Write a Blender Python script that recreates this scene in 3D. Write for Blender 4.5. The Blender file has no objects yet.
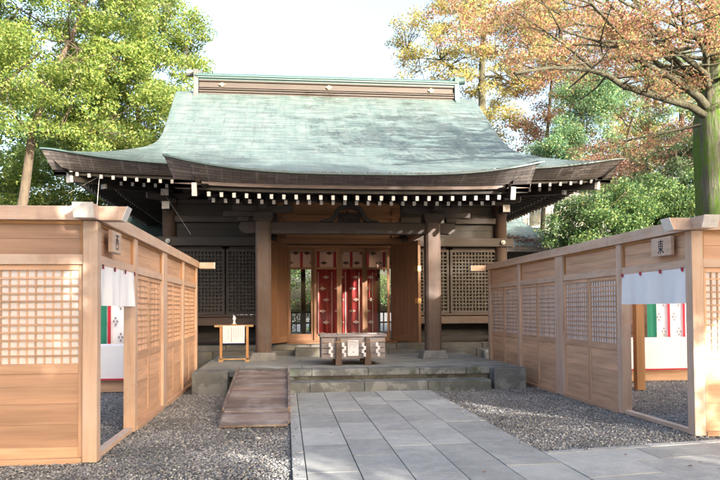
import bpy, math, random
import numpy as np
from mathutils import Vector, Matrix
random.seed(7)
PI = math.pi
rad = math.radians
scene = bpy.context.scene
COL = scene.collection
XC = 1.5                                   # symmetry axis of the shrine hall

# ------------------------------------------------------------------ node helpers
def new_mat(name):
    m = bpy.data.materials.new(name); m.use_nodes = True
    nt = m.node_tree
    return m, nt, nt.nodes['Principled BSDF']
def N(nt, t, **kw):
    n = nt.nodes.new(t)
    for k, v in kw.items():
        if k in n.inputs: n.inputs[k].default_value = v
        else: setattr(n, k, v)
    return n
def L(nt, a, b): nt.links.new(a, b)
def ramp(nt, fac, stops):
    r = nt.nodes.new('ShaderNodeValToRGB')
    els = r.color_ramp.elements
    while len(els) < len(stops): els.new(0.5)
    for e, (p, c) in zip(els, stops):
        e.position = p; e.color = (c[0], c[1], c[2], 1) if not isinstance(c, (int, float)) else (c, c, c, 1)
    L(nt, fac, r.inputs['Fac'])
    return r.outputs['Color']
def mixc(nt, fac, a, b, mode='MIX'):
    n = nt.nodes.new('ShaderNodeMix'); n.data_type = 'RGBA'; n.blend_type = mode
    for sock, v in ((n.inputs[0], fac), (n.inputs[6], a), (n.inputs[7], b)):
        if hasattr(v, 'is_output') or isinstance(v, bpy.types.NodeSocket): L(nt, v, sock)
        elif isinstance(v, (int, float)): sock.default_value = v
        else: sock.default_value = (v[0], v[1], v[2], 1)
    return n.outputs[2]
def mapping(nt, src, scale, rot=(0, 0, 0)):
    m = nt.nodes.new('ShaderNodeMapping'); m.inputs['Scale'].default_value = scale; m.inputs['Rotation'].default_value = rot
    L(nt, src, m.inputs['Vector']); return m.outputs['Vector']
def noise(nt, vec, scale, detail=3, rough=.55, out='Fac'):
    n = N(nt, 'ShaderNodeTexNoise', Scale=scale, Detail=detail, Roughness=rough); L(nt, vec, n.inputs['Vector']); return n.outputs[out]
def bump(nt, h, strength, dist=.01, normal=None):
    b = N(nt, 'ShaderNodeBump', Strength=strength, Distance=dist); L(nt, h, b.inputs['Height'])
    if normal: L(nt, normal, b.inputs['Normal'])
    return b.outputs['Normal']

def wood(name, c1, c2, rough=.65, island=.35, grain=1.0, weather=None, knots=False):
    """grain runs along U (metres); every board (mesh island) has its own tone"""
    m, nt, p = new_mat(name)
    uv = N(nt, 'ShaderNodeTexCoord').outputs['UV']
    ob = N(nt, 'ShaderNodeNewGeometry')
    g1 = noise(nt, mapping(nt, uv, (1.6, 34, 1)), 1.0, 4, .6)
    g2 = noise(nt, mapping(nt, uv, (.9, 9, 1)), 1.0, 2, .5)
    c = mixc(nt, g1, c1, c2)
    tone = N(nt, 'ShaderNodeMapRange'); tone.inputs['To Min'].default_value = 1 - island; tone.inputs['To Max'].default_value = 1 + island * .55
    L(nt, ob.outputs['Random Per Island'], tone.inputs['Value'])
    t2 = N(nt, 'ShaderNodeMapRange'); t2.inputs['From Min'].default_value = .3; t2.inputs['From Max'].default_value = .7
    t2.inputs['To Min'].default_value = .80; t2.inputs['To Max'].default_value = 1.14
    L(nt, g2, t2.inputs['Value'])
    mm = N(nt, 'ShaderNodeMath', operation='MULTIPLY'); L(nt, tone.outputs[0], mm.inputs[0]); L(nt, t2.outputs[0], mm.inputs[1])
    v = N(nt, 'ShaderNodeCombineColor'); [L(nt, mm.outputs[0], v.inputs[i]) for i in range(3)]
    c = mixc(nt, 1.0, c, v.outputs[0], 'MULTIPLY')
    if weather:
        wn = noise(nt, ob.outputs['Position'], 2.2, 5, .65)
        f = ramp(nt, wn, [(.45, 0.0), (.68, 1.0)])
        c = mixc(nt, f, c, weather)
        st = noise(nt, mapping(nt, ob.outputs['Position'], (9, 9, 1.2)), 1.0, 4, .6)
        f = ramp(nt, st, [(.55, 0.0), (.8, .55)])
        c = mixc(nt, f, c, (weather[0] * .55, weather[1] * .55, weather[2] * .55))
    L(nt, c, p.inputs['Base Color'])
    p.inputs['Roughness'].default_value = rough
    L(nt, bump(nt, g1, .35 * grain, .004), p.inputs['Normal'])
    return m
def plain(name, c, rough=.6, metallic=0, var=.15, scale=6):
    m, nt, p = new_mat(name)
    g = N(nt, 'ShaderNodeNewGeometry')
    n = noise(nt, g.outputs['Position'], scale, 4, .6)
    c = mixc(nt, n, tuple(x * (1 - var) for x in c), tuple(min(1, x * (1 + var)) for x in c))
    L(nt, c, p.inputs['Base Color']); p.inputs['Roughness'].default_value = rough; p.inputs['Metallic'].default_value = metallic
    return m
def stone(name, c1, c2, rough=.75, scale=3.0, moss=None, island=.2, spots=None):
    m, nt, p = new_mat(name)
    g = N(nt, 'ShaderNodeNewGeometry'); pos = g.outputs['Position']
    big = noise(nt, pos, scale, 5, .6); fine = noise(nt, pos, 160, 2, .7)
    c = mixc(nt, ramp(nt, big, [(.35, 0.0), (.65, 1.0)]), c1, c2)
    sp = ramp(nt, fine, [(.3, .74), (.7, 1.2)])
    c = mixc(nt, 1.0, c, sp, 'MULTIPLY')
    tone = N(nt, 'ShaderNodeMapRange'); tone.inputs['To Min'].default_value = 1 - island; tone.inputs['To Max'].default_value = 1 + island
    L(nt, g.outputs['Random Per Island'], tone.inputs['Value'])
    v = N(nt, 'ShaderNodeCombineColor'); [L(nt, tone.outputs[0], v.inputs[i]) for i in range(3)]
    c = mixc(nt, 1.0, c, v.outputs[0], 'MULTIPLY')
    if spots:
        f = ramp(nt, noise(nt, pos, 2.6, 6, .62), [(.5, 0.0), (.56, 1.0)])
        c = mixc(nt, f, c, spots)
    if moss:
        f = ramp(nt, noise(nt, pos, 4.3, 5, .7), [(.52, 0.0), (.66, .9)])
        c = mixc(nt, f, c, moss)
    L(nt, c, p.inputs['Base Color']); p.inputs['Roughness'].default_value = rough
    L(nt, bump(nt, fine, .5, .004, bump(nt, big, .4, .02)), p.inputs['Normal'])
    return m

M = {}
M['cedar'] = wood('cedar', (.46, .265, .165), (.66, .43, .30), island=.26)
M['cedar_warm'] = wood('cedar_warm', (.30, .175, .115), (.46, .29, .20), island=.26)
M['cedar_grey'] = wood('cedar_grey', (.50, .325, .235), (.66, .475, .37), island=.14, weather=(.54, .42, .35))
M['cedar_orange'] = wood('cedar_orange', (.33, .16, .065), (.45, .24, .10), island=.12)
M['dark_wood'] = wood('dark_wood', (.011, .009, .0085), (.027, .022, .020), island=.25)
M['column_wood'] = wood('column_wood', (.048, .028, .022), (.105, .064, .048), island=.12, weather=(.088, .066, .058))
M['beam_wood'] = wood('beam_wood', (.026, .020, .019), (.058, .044, .041), island=.2)
M['door_wood'] = wood('door_wood', (.12, .052, .024), (.24, .115, .052), island=.22)
M['brown_board'] = wood('brown_board', (.21, .10, .045), (.36, .19, .09), island=.25)
M['gold_wood'] = wood('gold_wood', (.30, .18, .085), (.44, .28, .14), island=.15)
M['grey_wood'] = wood('grey_wood', (.16, .14, .15), (.30, .265, .26), island=.22, weather=(.26, .235, .24))
M['ramp_wood'] = wood('ramp_wood', (.13, .10, .09), (.26, .19, .165), island=.5, weather=(.31, .27, .255))
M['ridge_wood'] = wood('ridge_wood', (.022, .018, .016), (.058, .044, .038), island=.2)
M['lattice_dark'] = wood('lattice_dark', (.030, .025, .022), (.072, .058, .048), island=.2)
M['white_end'] = plain('white_end', (.50, .485, .48), .7, var=.3, scale=14)
M['paint_end'] = plain('weathered_white_paint', (.66, .63, .62), .7, var=.28, scale=22)
M['pink_board'] = wood('pink_board', (.15, .115, .105), (.25, .195, .18), island=.12)
M['paper'] = plain('paper', (.62, .62, .66), .85, var=.04)
M['paper_lilac'] = plain('shoji_paper', (.66, .62, .63), .9, var=.06)
M['ink'] = plain('ink', (.03, .035, .045), .7)
M['cloth_white'] = plain('white_cloth', (.76, .76, .80), .9, var=.04, scale=9)
M['red'] = plain('red_cloth', (.48, .02, .05), .8, var=.15)
M['green_cloth'] = plain('green_cloth', (.01, .16, .10), .85)
M['black'] = plain('black_cloth', (.03, .03, .04), .8)
M['iron'] = plain('iron', (.25, .26, .27), .4, .8)
M['gold'] = plain('gold', (.85, .60, .25), .3, .9)
M['wire'] = plain('wire', (.45, .46, .47), .5, .5)
M['ceramic'] = plain('ceramic', (.8, .8, .8), .3, var=.05)
M['red_panel'] = plain('red_brocade', (.34, .03, .035), .7, var=.2, scale=3)
M['pink_cloth'] = plain('pink_cloth', (.74, .48, .42), .85, var=.06)
M['brown_print'] = plain('brown_print', (.10, .05, .045), .8)
M['grey_print'] = plain('grey_print', (.24, .22, .26), .8)
M['pale_print'] = plain('pale_print', (.62, .42, .40), .8)
M['interior'] = wood('interior_wood', (.055, .032, .02), (.11, .065, .04))
M['tatami'] = plain('tatami', (.22, .15, .08), .8)
M['granite'] = stone('granite', (.18, .19, .19), (.27, .28, .275), .8, 2.0, island=.1)
M['granite_dark'] = stone('damp_granite', (.092, .100, .106), (.150, .160, .166), .75, 2.4, spots=(.20, .21, .21))
M['granite_moss'] = stone('mossy_granite', (.088, .098, .10), (.14, .152, .152), .8, 3, moss=(.06, .082, .04), spots=(.19, .20, .195))
M['granite_step'] = stone('step_granite', (.085, .083, .078), (.15, .145, .135), .85, 2.0, island=.25, moss=(.13, .11, .07))
M['base_stone'] = stone('base_stone', (.12, .12, .12), (.20, .195, .19), .85, 6)
M['plaster'] = plain('plaster', (.20, .21, .22), .9, var=.08)

# ------------------------------------------------------------------ mesh builder
class MB:
    def __init__(s): s.v = []; s.f = []; s.uv = []; s.mi = []; s.sm = []
    def quad(s, pts, uv=None, mi=0, smooth=False):
        b = len(s.v); s.v += [tuple(p) for p in pts]; s.f.append(tuple(range(b, b + len(pts))))
        s.uv.append(uv or [(0, 0)] * len(pts)); s.mi.append(mi); s.sm.append(smooth)
    def hexa(s, P, mi=0, axis=None):
        """8 corners: bottom ring 0-3 (ccw from above), top ring 4-7"""
        b = len(s.v); P = [Vector(p) for p in P]; s.v += [tuple(p) for p in P]
        ex = [(P[1] - P[0]).length, (P[3] - P[0]).length, (P[4] - P[0]).length]
        ax = axis if axis is not None else ex.index(max(ex))
        loc = [(0, 0, 0), (ex[0], 0, 0), (ex[0], ex[1], 0), (0, ex[1], 0), (0, 0, ex[2]), (ex[0], 0, ex[2]), (ex[0], ex[1], ex[2]), (0, ex[1], ex[2])]
        o1, o2 = random.random() * 40, random.random() * 40
        for f in ((0, 3, 2, 1), (4, 5, 6, 7), (0, 1, 5, 4), (1, 2, 6, 5), (2, 3, 7, 6), (3, 0, 4, 7)):
            us = []
            for i in f:
                l = loc[i]; oth = [l[k] for k in range(3) if k != ax]
                us.append((l[ax] + o1, oth[0] + oth[1] + o2))
            s.f.append(tuple(b + i for i in f)); s.uv.append(us); s.mi.append(mi); s.sm.append(False)
    def box(s, x0, x1, y0, y1, z0, z1, mi=0, axis=None):
        s.hexa([(x0, y0, z0), (x1, y0, z0), (x1, y1, z0), (x0, y1, z0), (x0, y0, z1), (x1, y0, z1), (x1, y1, z1), (x0, y1, z1)], mi, axis)
    def bar(s, a, b, w, h, mi=0, up=(0, 0, 1)):
        """square bar from a to b, w wide, h high"""
        a = Vector(a); b = Vector(b); d = (b - a).normalized(); r = d.cross(Vector(up)).normalized(); u = r.cross(d)
        q = lambda p, i, j: p + r * (w / 2 * i) + u * (h / 2 * j)
        s.hexa([q(a, -1, -1), q(b, -1, -1), q(b, 1, -1), q(a, 1, -1)][::1] and [q(a, 1, -1), q(b, 1, -1), q(b, -1, -1), q(a, -1, -1), q(a, 1, 1), q(b, 1, 1), q(b, -1, 1), q(a, -1, 1)], mi, 0)
    def tube(s, pts, rr, n=8, mi=0, cap=True, smooth=True):
        pts = [Vector(p) for p in pts]
        if isinstance(rr, (int, float)): rr = [rr] * len(pts)
        b = len(s.v); ref = Vector((0, 0, 1)); dist = 0; ds = []
        prev = None
        for i, p in enumerate(pts):
            d = (pts[min(i + 1, len(pts) - 1)] - pts[max(i - 1, 0)]).normalized()
            r = d.cross(ref) if prev is None else prev - d * prev.dot(d)
            if r.length < .05: r = d.cross(Vector((1, 0, 0)))
            r.normalize(); prev = r; u = d.cross(r)
            if i: dist += (p - pts[i - 1]).length
            ds.append(dist)
            for k in range(n):
                a = 2 * PI * k / n; s.v.append(tuple(p + (r * math.cos(a) + u * math.sin(a)) * rr[i]))
        o = random.random() * 30
        for i in range(len(pts) - 1):
            for k in range(n):
                k2 = (k + 1) % n; c = 2 * PI * max(rr) / n
                s.f.append((b + i * n + k, b + i * n + k2, b + (i + 1) * n + k2, b + (i + 1) * n + k))
                s.uv.append([(ds[i] + o, k * c), (ds[i] + o, (k + 1) * c), (ds[i + 1] + o, (k + 1) * c), (ds[i + 1] + o, k * c)]); s.mi.append(mi); s.sm.append(smooth)
        if cap:
            s.f.append(tuple(b + k for k in range(n))); s.uv.append([(0, 0)] * n); s.mi.append(mi); s.sm.append(False)
            e = b + (len(pts) - 1) * n
            s.f.append(tuple(e + n - 1 - k for k in range(n))); s.uv.append([(0, 0)] * n); s.mi.append(mi); s.sm.append(False)
    def prism(s, poly, fn, d0, d1, mi=0):
        """poly: 2D ccw outline; fn(u, v, d) -> 3D"""
        n = len(poly); b = len(s.v)
        for d in (d0, d1): s.v += [tuple(fn(u, v, d)) for u, v in poly]
        o = random.random() * 30
        s.f.append(tuple(b + i for i in range(n))); s.uv.append([(u + o, v) for u, v in poly]); s.mi.append(mi); s.sm.append(False)
        s.f.append(tuple(b + n + n - 1 - i for i in range(n))); s.uv.append([(u + o, v) for u, v in poly[::-1]]); s.mi.append(mi); s.sm.append(False)
        for i in range(n):
            j = (i + 1) % n
            s.f.append((b + j, b + i, b + n + i, b + n + j)); s.mi.append(mi); s.sm.append(False)
            s.uv.append([(poly[j][0] + o, poly[j][1]), (poly[i][0] + o, poly[i][1]), (poly[i][0] + o, poly[i][1] + .1), (poly[j][0] + o, poly[j][1] + .1)])
    def build(s, name, mats, parent=None, bev=0, fixn=False):
        me = bpy.data.meshes.new(name); me.from_pydata(s.v, [], s.f)
        if not isinstance(mats, (list, tuple)): mats = [mats]
        for m in mats: me.materials.append(m)
        uvl = me.uv_layers.new(name='UVMap')
        flat = [c for f in s.uv for uvp in f for c in uvp]
        uvl.data.foreach_set('uv', flat)
        me.polygons.foreach_set('material_index', s.mi)
        me.polygons.foreach_set('use_smooth', s.sm)
        me.update()
        o = bpy.data.objects.new(name, me); COL.objects.link(o)
        if parent: o.parent = parent
        if bev:
            b = o.modifiers.new('Bevel', 'BEVEL'); b.width = bev; b.segments = 2; b.limit_method = 'ANGLE'; b.angle_limit = rad(40)
        return o

def tag(o, label=None, cat=None, group=None, kind=None):
    if label: o['label'] = label
    if cat: o['category'] = cat
    if group: o['group'] = group
    if kind: o['kind'] = kind
    return o
def thing(name, label, cat, loc=(0, 0, 0), rz=0, group=None):
    o = bpy.data.objects.new(name, None); COL.objects.link(o); o.empty_display_size = .2
    o.location = loc; o.rotation_euler = (0, 0, rz)
    return tag(o, label, cat, group)
def one(name, fill, mat, parent=None, bev=0):
    mb = MB(); fill(mb); return mb.build(name, mat, parent, bev)
def bx(name, b, mat, parent=None, bev=0, axis=None):
    mb = MB(); mb.box(*b, axis=axis); return mb.build(name, mat, parent, bev)
def copy_tree(o, parent=None):
    c = o.copy(); COL.objects.link(c); c.parent = parent
    for ch in list(o.children): copy_tree(ch, c)
    return c

# ------------------------------------------------------------------ camera
f_, yaw, pitch, roll = 680., rad(6.2), rad(1.6), rad(.37)
F = Vector((math.sin(yaw) * math.cos(pitch), math.cos(yaw) * math.cos(pitch), math.sin(pitch)))
R0 = Vector((math.cos(yaw), -math.sin(yaw), 0)); U0 = R0.cross(F)
R = R0 * math.cos(roll) - U0 * math.sin(roll); U = R0 * math.sin(roll) + U0 * math.cos(roll)
cam = bpy.data.cameras.new('camera'); co = bpy.data.objects.new('camera', cam); COL.objects.link(co)
co.matrix_world = Matrix(((R.x, U.x, -F.x, 0), (R.y, U.y, -F.y, 0), (R.z, U.z, -F.z, 1.6), (0, 0, 0, 1)))
cam.sensor_width = 36; cam.lens = f_ / 720 * 36; cam.shift_y = (290.5 - 240) / 720; cam.clip_end = 2000; cam.clip_start = .05
scene.camera = co

# ------------------------------------------------------------------ light
SUN_AZ, SUN_EL = 30, 16.5            # degrees right of the view's back direction (-Y), elevation
sd = Vector((math.sin(rad(SUN_AZ)) * math.cos(rad(SUN_EL)), -math.cos(rad(SUN_AZ)) * math.cos(rad(SUN_EL)), math.sin(rad(SUN_EL))))
sun = bpy.data.lights.new('sun', 'SUN'); sun.energy = 3.5; sun.angle = rad(.55); sun.color = (1, .92, .80)
so = bpy.data.objects.new('sun', sun); COL.objects.link(so); so.rotation_euler = sd.to_track_quat('Z', 'Y').to_euler()
w = bpy.data.worlds.new('World'); scene.world = w; w.use_nodes = True
nt = w.node_tree; bg = nt.nodes['Background']
sky = nt.nodes.new('ShaderNodeTexSky'); sky.sky_type = 'NISHITA'; sky.sun_disc = False
sky.sun_elevation = rad(SUN_EL); sky.sun_rotation = math.atan2(sd.x, sd.y); sky.dust_density = 7; sky.air_density = 1.0; sky.ozone_density = .6
L(nt, sky.outputs[0], bg.inputs[0]); bg.inputs[1].default_value = .15
vs = scene.view_settings; vs.view_transform = 'Standard'; vs.look = 'None'; vs.gamma = 1; vs.exposure = 2.4; vs.use_curve_mapping = False
scene.render.engine = 'CYCLES'; scene.cycles.max_bounces = 8; scene.cycles.transparent_max_bounces = 12

# ------------------------------------------------------------------ ground
def build_ground():
    m, nt, p = new_mat('gravel_bed')
    pos = N(nt, 'ShaderNodeNewGeometry').outputs['Position']
    v = N(nt, 'ShaderNodeTexVoronoi', Scale=48.0); L(nt, pos, v.inputs['Vector'])
    c = ramp(nt, N(nt, 'ShaderNodeSeparateColor').outputs[0], [(0, 0), (1, 1)])
    sc = nt.nodes.new('ShaderNodeSeparateColor'); L(nt, v.outputs['Color'], sc.inputs[0])
    c = ramp(nt, sc.outputs[0], [(0, (.05, .05, .052)), (.5, (.13, .125, .125)), (.85, (.20, .19, .18)), (1, (.38, .37, .36))])
    n = ramp(nt, noise(nt, pos, 1.3, 4), [(.3, .75), (.7, 1.2)])
    c = mixc(nt, 1.0, c, n, 'MULTIPLY')
    L(nt, c, p.inputs['Base Color']); p.inputs['Roughness'].default_value = .85
    L(nt, bump(nt, v.outputs['Distance'], -.9, .02), p.inputs['Normal'])
    mb = MB(); mb.quad([(-400, -300, -.02), (400, -300, -.02), (400, 600, -.02), (-400, 600, -.02)])
    tag(mb.build('ground', m), kind='structure')
build_ground()

def build_gravel():
    """real stones, one mesh"""
    rng = np.random.default_rng(3)
    t = (1 + 5 ** .5) / 2
    iv = np.array([(-1, t, 0), (1, t, 0), (-1, -t, 0), (1, -t, 0), (0, -1, t), (0, 1, t), (0, -1, -t), (0, 1, -t), (t, 0, -1), (t, 0, 1), (-t, 0, -1), (-t, 0, 1)], float)
    iv /= np.linalg.norm(iv[0])
    fc = np.array([(0, 11, 5), (0, 5, 1), (0, 1, 7), (0, 7, 10), (0, 10, 11), (1, 5, 9), (5, 11, 4), (11, 10, 2), (10, 7, 6), (7, 1, 8), (3, 9, 4), (3, 4, 2), (3, 2, 6), (3, 6, 8), (3, 8, 9), (4, 9, 5), (2, 4, 11), (6, 2, 10), (8, 6, 7), (9, 8, 1)])
    regs = [(-4.6, .2, 6.0, 9.0, 2300, 1), (-2.6, .2, 9.0, 13.3, 1700, 1), (2.6, 5.2, 7.1, 9.5, 2100, 1), (2.6, 5.2, 9.5, 13.4, 1600, 1),
            (5.2, 9.3, 7.9, 14.2, 620, 1.15), (-4.6, -2.6, 9.0, 14.0, 600, 1.15)]
    P = []; S = []
    for x0, x1, y0, y1, d, sc in regs:
        n = int((x1 - x0) * (y1 - y0) * d)
        q = np.stack([rng.uniform(x0, x1, n), rng.uniform(y0, y1, n)], 1)
        P.append(q); S.append(rng.lognormal(math.log(.0082), .34, n) * sc)
    P = np.concatenate(P); S = np.concatenate(S)
    # keep off the paved cross path
    yl = 7.3 + (P[:, 0] - 2.8) * .157
    stray = rng.uniform(0, 1, len(P)) < .06
    ok = ~((P[:, 0] > 2.8) & (P[:, 1] < yl + .02)) & ~((P[:, 0] > .047) & (P[:, 0] < 2.805))
    near = stray & (((P[:, 0] > -.05) & (P[:, 0] < .16)) | ((P[:, 0] > 2.62) & (P[:, 0] < 2.9) & (P[:, 1] > 7.3)) | ((P[:, 0] > 2.8) & (P[:, 1] > yl - .12) & (P[:, 1] < yl + .05)))
    lift = np.where(near & ~ok, .036, 0)
    ok = ok | near; P = P[ok]; S = S[ok]; lift = lift[ok]; n = len(P)
    ang = rng.uniform(0, 2 * PI, n); ax = rng.normal(size=(n, 3)); ax /= np.linalg.norm(ax, axis=1)[:, None]
    sv = np.stack([S * rng.uniform(.8, 1.5, n), S * rng.uniform(.7, 1.1, n), S * rng.uniform(.5, .8, n)], 1)
    V = iv[None] * sv[:, None, :] * rng.uniform(.82, 1.15, (n, 12, 1))
    ca, sa = np.cos(ang), np.sin(ang)
    tl = rng.uniform(-.6, .6, n); ct, st = np.cos(tl), np.sin(tl)
    y2 = V[:, :, 1] * ct[:, None] - V[:, :, 2] * st[:, None]; z2 = V[:, :, 1] * st[:, None] + V[:, :, 2] * ct[:, None]
    x3 = V[:, :, 0] * ca[:, None] - y2 * sa[:, None]; y3 = V[:, :, 0] * sa[:, None] + y2 * ca[:, None]
    V = np.stack([x3 + P[:, 0:1], y3 + P[:, 1:2], z2 + (-.013 + lift + rng.uniform(0, .012, n))[:, None]], 2).reshape(-1, 3)
    Fc = (fc[None] + (np.arange(n) * 12)[:, None, None]).reshape(-1, 3)
    me = bpy.data.meshes.new('gravel'); me.vertices.add(len(V)); me.vertices.foreach_set('co', V.ravel().astype(np.float32))
    me.loops.add(Fc.size); me.loops.foreach_set('vertex_index', Fc.ravel().astype(np.int32))
    me.polygons.add(len(Fc)); me.polygons.foreach_set('loop_start', np.arange(0, Fc.size, 3, dtype=np.int32)); me.update(calc_edges=True)
    m, nt, p = new_mat('gravel_stone')
    r = N(nt, 'ShaderNodeNewGeometry')
    c = ramp(nt, r.outputs['Random Per Island'], [(0, (.10, .10, .108)), (.35, (.19, .19, .198)), (.62, (.265, .26, .262)), (.82, (.32, .305, .285)), (.95, (.39, .38, .37)), (1, (.58, .56, .54))])
    n2 = ramp(nt, noise(nt, r.outputs['Position'], .9, 5), [(.35, .68), (.65, 1.28)])
    c = mixc(nt, 1.0, c, n2, 'MULTIPLY')
    L(nt, c, p.inputs['Base Color']); p.inputs['Roughness'].default_value = .7
    me.materials.append(m)
    o = bpy.data.objects.new('gravel', me); COL.objects.link(o)
    tag(o, 'loose grey gravel around the paved path', 'gravel', kind='stuff')
build_gravel()

def build_paving():
    m, nt, p = new_mat('paving_stone')
    g = N(nt, 'ShaderNodeNewGeometry'); pos = g.outputs['Position']
    fine = noise(nt, pos, 120, 3, .7); big = noise(nt, pos, 1.1, 6, .62); mid = noise(nt, pos, 6.5, 5, .7)
    c = mixc(nt, ramp(nt, big, [(.38, 0.0), (.62, 1.0)]), (.275, .28, .275), (.38, .38, .37))
    c = mixc(nt, ramp(nt, mid, [(.48, 0.0), (.66, .55)]), c, (.44, .445, .43))
    c = mixc(nt, 1.0, c, ramp(nt, fine, [(.3, .72), (.7, 1.22)]), 'MULTIPLY')
    tone = N(nt, 'ShaderNodeMapRange'); tone.inputs['To Min'].default_value = .80; tone.inputs['To Max'].default_value = 1.14
    L(nt, g.outputs['Random Per Island'], tone.inputs['Value'])
    v = N(nt, 'ShaderNodeCombineColor'); [L(nt, tone.outputs[0], v.inputs[i]) for i in range(3)]
    c = mixc(nt, 1.0, c, v.outputs[0], 'MULTIPLY')
    L(nt, c, p.inputs['Base Color']); p.inputs['Roughness'].default_value = .72
    L(nt, bump(nt, fine, .5, .004, bump(nt, mid, .3, .01)), p.inputs['Normal'])
    mb = MB(); g_ = .0055; xs = [.05, .19, .71, 1.19, 1.69, 2.2, 2.8]
    rng = random.Random(5)
    for i in range(6):
        y = 7.22 if i >= 0 else 0; y = -3.0 + rng.random() * .8
        while y < 13.08:
            ln = rng.choice([.95, 1.15, 1.35, 1.6]); y2 = min(y + ln, 13.08)
            if 13.08 - y2 < .35: y2 = 13.08
            dz = rng.uniform(-.003, .003)
            mb.box(xs[i] + g_, xs[i + 1] - g_, y + g_, y2 - g_, -.04, .02 + dz); y = y2
    # cross path running off to the right (its courses follow its own slightly skewed edge)
    k = .157
    Yl = lambda x: 7.3 + (x - 2.8) * k
    rows = [0, .14, .68, 1.2, 1.72, 2.3, 2.9, 3.6]
    for j in range(len(rows) - 1):
        x = 2.8 + (0 if j == 0 else rng.random() * -.0)
        while x < 14:
            ln = rng.choice([.8, 1.1, 1.4]) if j else 1.3; x2 = x + ln; dz = rng.uniform(-.003, .003)
            a, b = rows[j] + g_, rows[j + 1] - g_
            P = [(x + g_, Yl(x) - b), (x2 - g_, Yl(x2) - b), (x2 - g_, Yl(x2) - a), (x + g_, Yl(x) - a)]
            mb.hexa([(q[0], q[1], -.04) for q in P] + [(q[0], q[1], .02 + dz) for q in P]); x = x2
    tag(mb.build('stone_path', m, bev=.003), kind='structure')
    mb = MB(); mb.quad([(.04, -3.2, .004), (2.82, -3.2, .004), (2.82, 13.1, .004), (.04, 13.1, .004)])
    mb.quad([(2.83, 3.6, .004), (14, 5.4, .004), (14, Yl(14) - .005, .004), (2.83, Yl(2.83) - .005, .004)])
    tag(mb.build('path_bedding', plain('joint_sand', (.045, .047, .04), .9)), kind='structure')
build_paving()

# ------------------------------------------------------------------ stone platform and steps
def build_platform():
    t = thing('stone_platform', 'low grey granite platform with one step in front of the shrine hall', 'stone platform', (XC, 13.2, 0))
    def part(name, b, mat, bev=.012):
        mb = MB(); mb.box(b[0] - XC, b[1] - XC, b[2] - 13.2, b[3] - 13.2, b[4], b[5]); return mb.build(name, mat, t, bev)
    part('core', (-1.70, 4.64, 13.62, 18.1, -.02, .395), M['granite_dark'])
    part('corner_block', (-1.80, -1.12, 13.28, 14.0, -.02, .415), M['granite_dark'], .018)
    part('corner_block', (4.12, 4.78, 13.22, 13.95, -.02, .415), M['granite_dark'], .018)
    xs = [-1.115, -.62, .5, 1.62, 2.66, 3.62, 4.115]
    for i in range(6):
        mt = M['granite_moss'] if i in (1, 3, 5) else M['granite_dark']
        part('edge_slab', (xs[i] + .003, xs[i + 1] - .003, 13.50, 13.98, .285, .417), mt)
    xs = [-1.0, .02, .45, 1.5, 2.75, 4.02]
    for i in range(5):
        part('step_stone', (xs[i] + .003, xs[i + 1] - .003, 13.1, 13.58, -.02, .2), [M['granite_moss'], M['granite_dark'], M['granite_dark'], M['granite_dark'], M['granite_moss']][i])
    rng = random.Random(2)
    y = 13.985
    while y < 18.0:      # top paving
        y2 = y + .82; x = -1.78
        first = True
        while x < 4.74:
            x2 = min(x + rng.choice([.9, 1.2, 1.5]), 4.76)
            part('top_slab', (x + .003, x2 - .003, y + .003, y2 - .003, .33, .412 + rng.uniform(0, .003)), M['granite'], .006); x = x2
        y = y2
    # upper terrace below the hall
    xs = [-4.6, -3.2, -1.9, -.7, .35, 1.6, 2.7, 3.9, 5.1, 6.4, 7.6]
    for i in range(10):
        part('plinth_stone', (xs[i] + .004, xs[i + 1] - .004, 17.95, 18.65, -.02, .53 + rng.uniform(-.008, .008)), M['granite_step'], .02)
    for i in range(10):
        part('plinth_stone', (xs[i] + .3, xs[i + 1] + .29, 18.4, 18.95, .4, .655 + rng.uniform(-.006, .006)), M['granite_step'], .02)
    part('door_step', (.22, 1.05, 17.3, 17.93, .41, .62), M['granite_step'], .02)
    part('rubble', (5.1, 5.5, 17.2, 17.6, -.02, .52), M['granite'], .06)
    part('rubble', (5.6, 5.95, 17.25, 17.6, -.02, .45), M['granite'], .06)
build_platform()

# ------------------------------------------------------------------ shrine hall
hall = thing('shrine_hall', 'large dark timber shrine hall under a curved green copper roof with white rafter ends', 'shrine hall', (0, 0, 0))
PT = [(-3.0, 4.38), (-2, 4.60), (-1, 4.85), (0, 5.15), (1, 5.56), (2, 6.05), (3, 6.62), (4, 7.28), (5, 7.95), (6, 8.62), (7, 9.25)]
px_, pz_ = np.array([a for a, b in PT]), np.array([b for a, b in PT])
_d = np.linspace(-3, 7, 401); _z = np.interp(_d, px_, pz_)
_z = np.convolve(np.pad(_z, 30, mode='reflect', reflect_type='odd'), np.ones(61) / 61, 'valid')
def Pf(d): return np.interp(d, _d, _z)
def Ps(d, df):
    d = np.asarray(d, float); s0 = .30 * np.clip((df - 3.0) / 3.5, 0, 1)
    return Pf(np.minimum(d, 2.9)) + np.clip(d + s0 - 2.0, 0, None) ** 2 * 3.5 + np.clip(d + s0 - 2.22, 0, None) ** 2 * 90
def smin(a, b, k): 
    h = np.clip(.5 + .5 * (b - a) / k, 0, 1); return b * (1 - h) + a * h - k * h * (1 - h)
def uplift(df, ds): return .36 * np.clip(1 - df / 2.8, 0, 1) * np.clip(1 - ds / 3.5, 0, 1) ** 1.8
EX, EY0, EY1, YC = 7.3, 16.8, 30.4, 23.6
def roofH(x, y):
    df = 6.8 - abs(y - YC); ds = EX - abs(x - XC)
    u = .36 * (np.clip(1 - df / 2.6, 0, 1) * np.clip(1 - ds / 3.5, 0, 1) ** 1.9)
    a, b = Pf(df), Ps(ds, df)
    return smin(a, b, .16) + u, a < b
GX = 3.92
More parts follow.
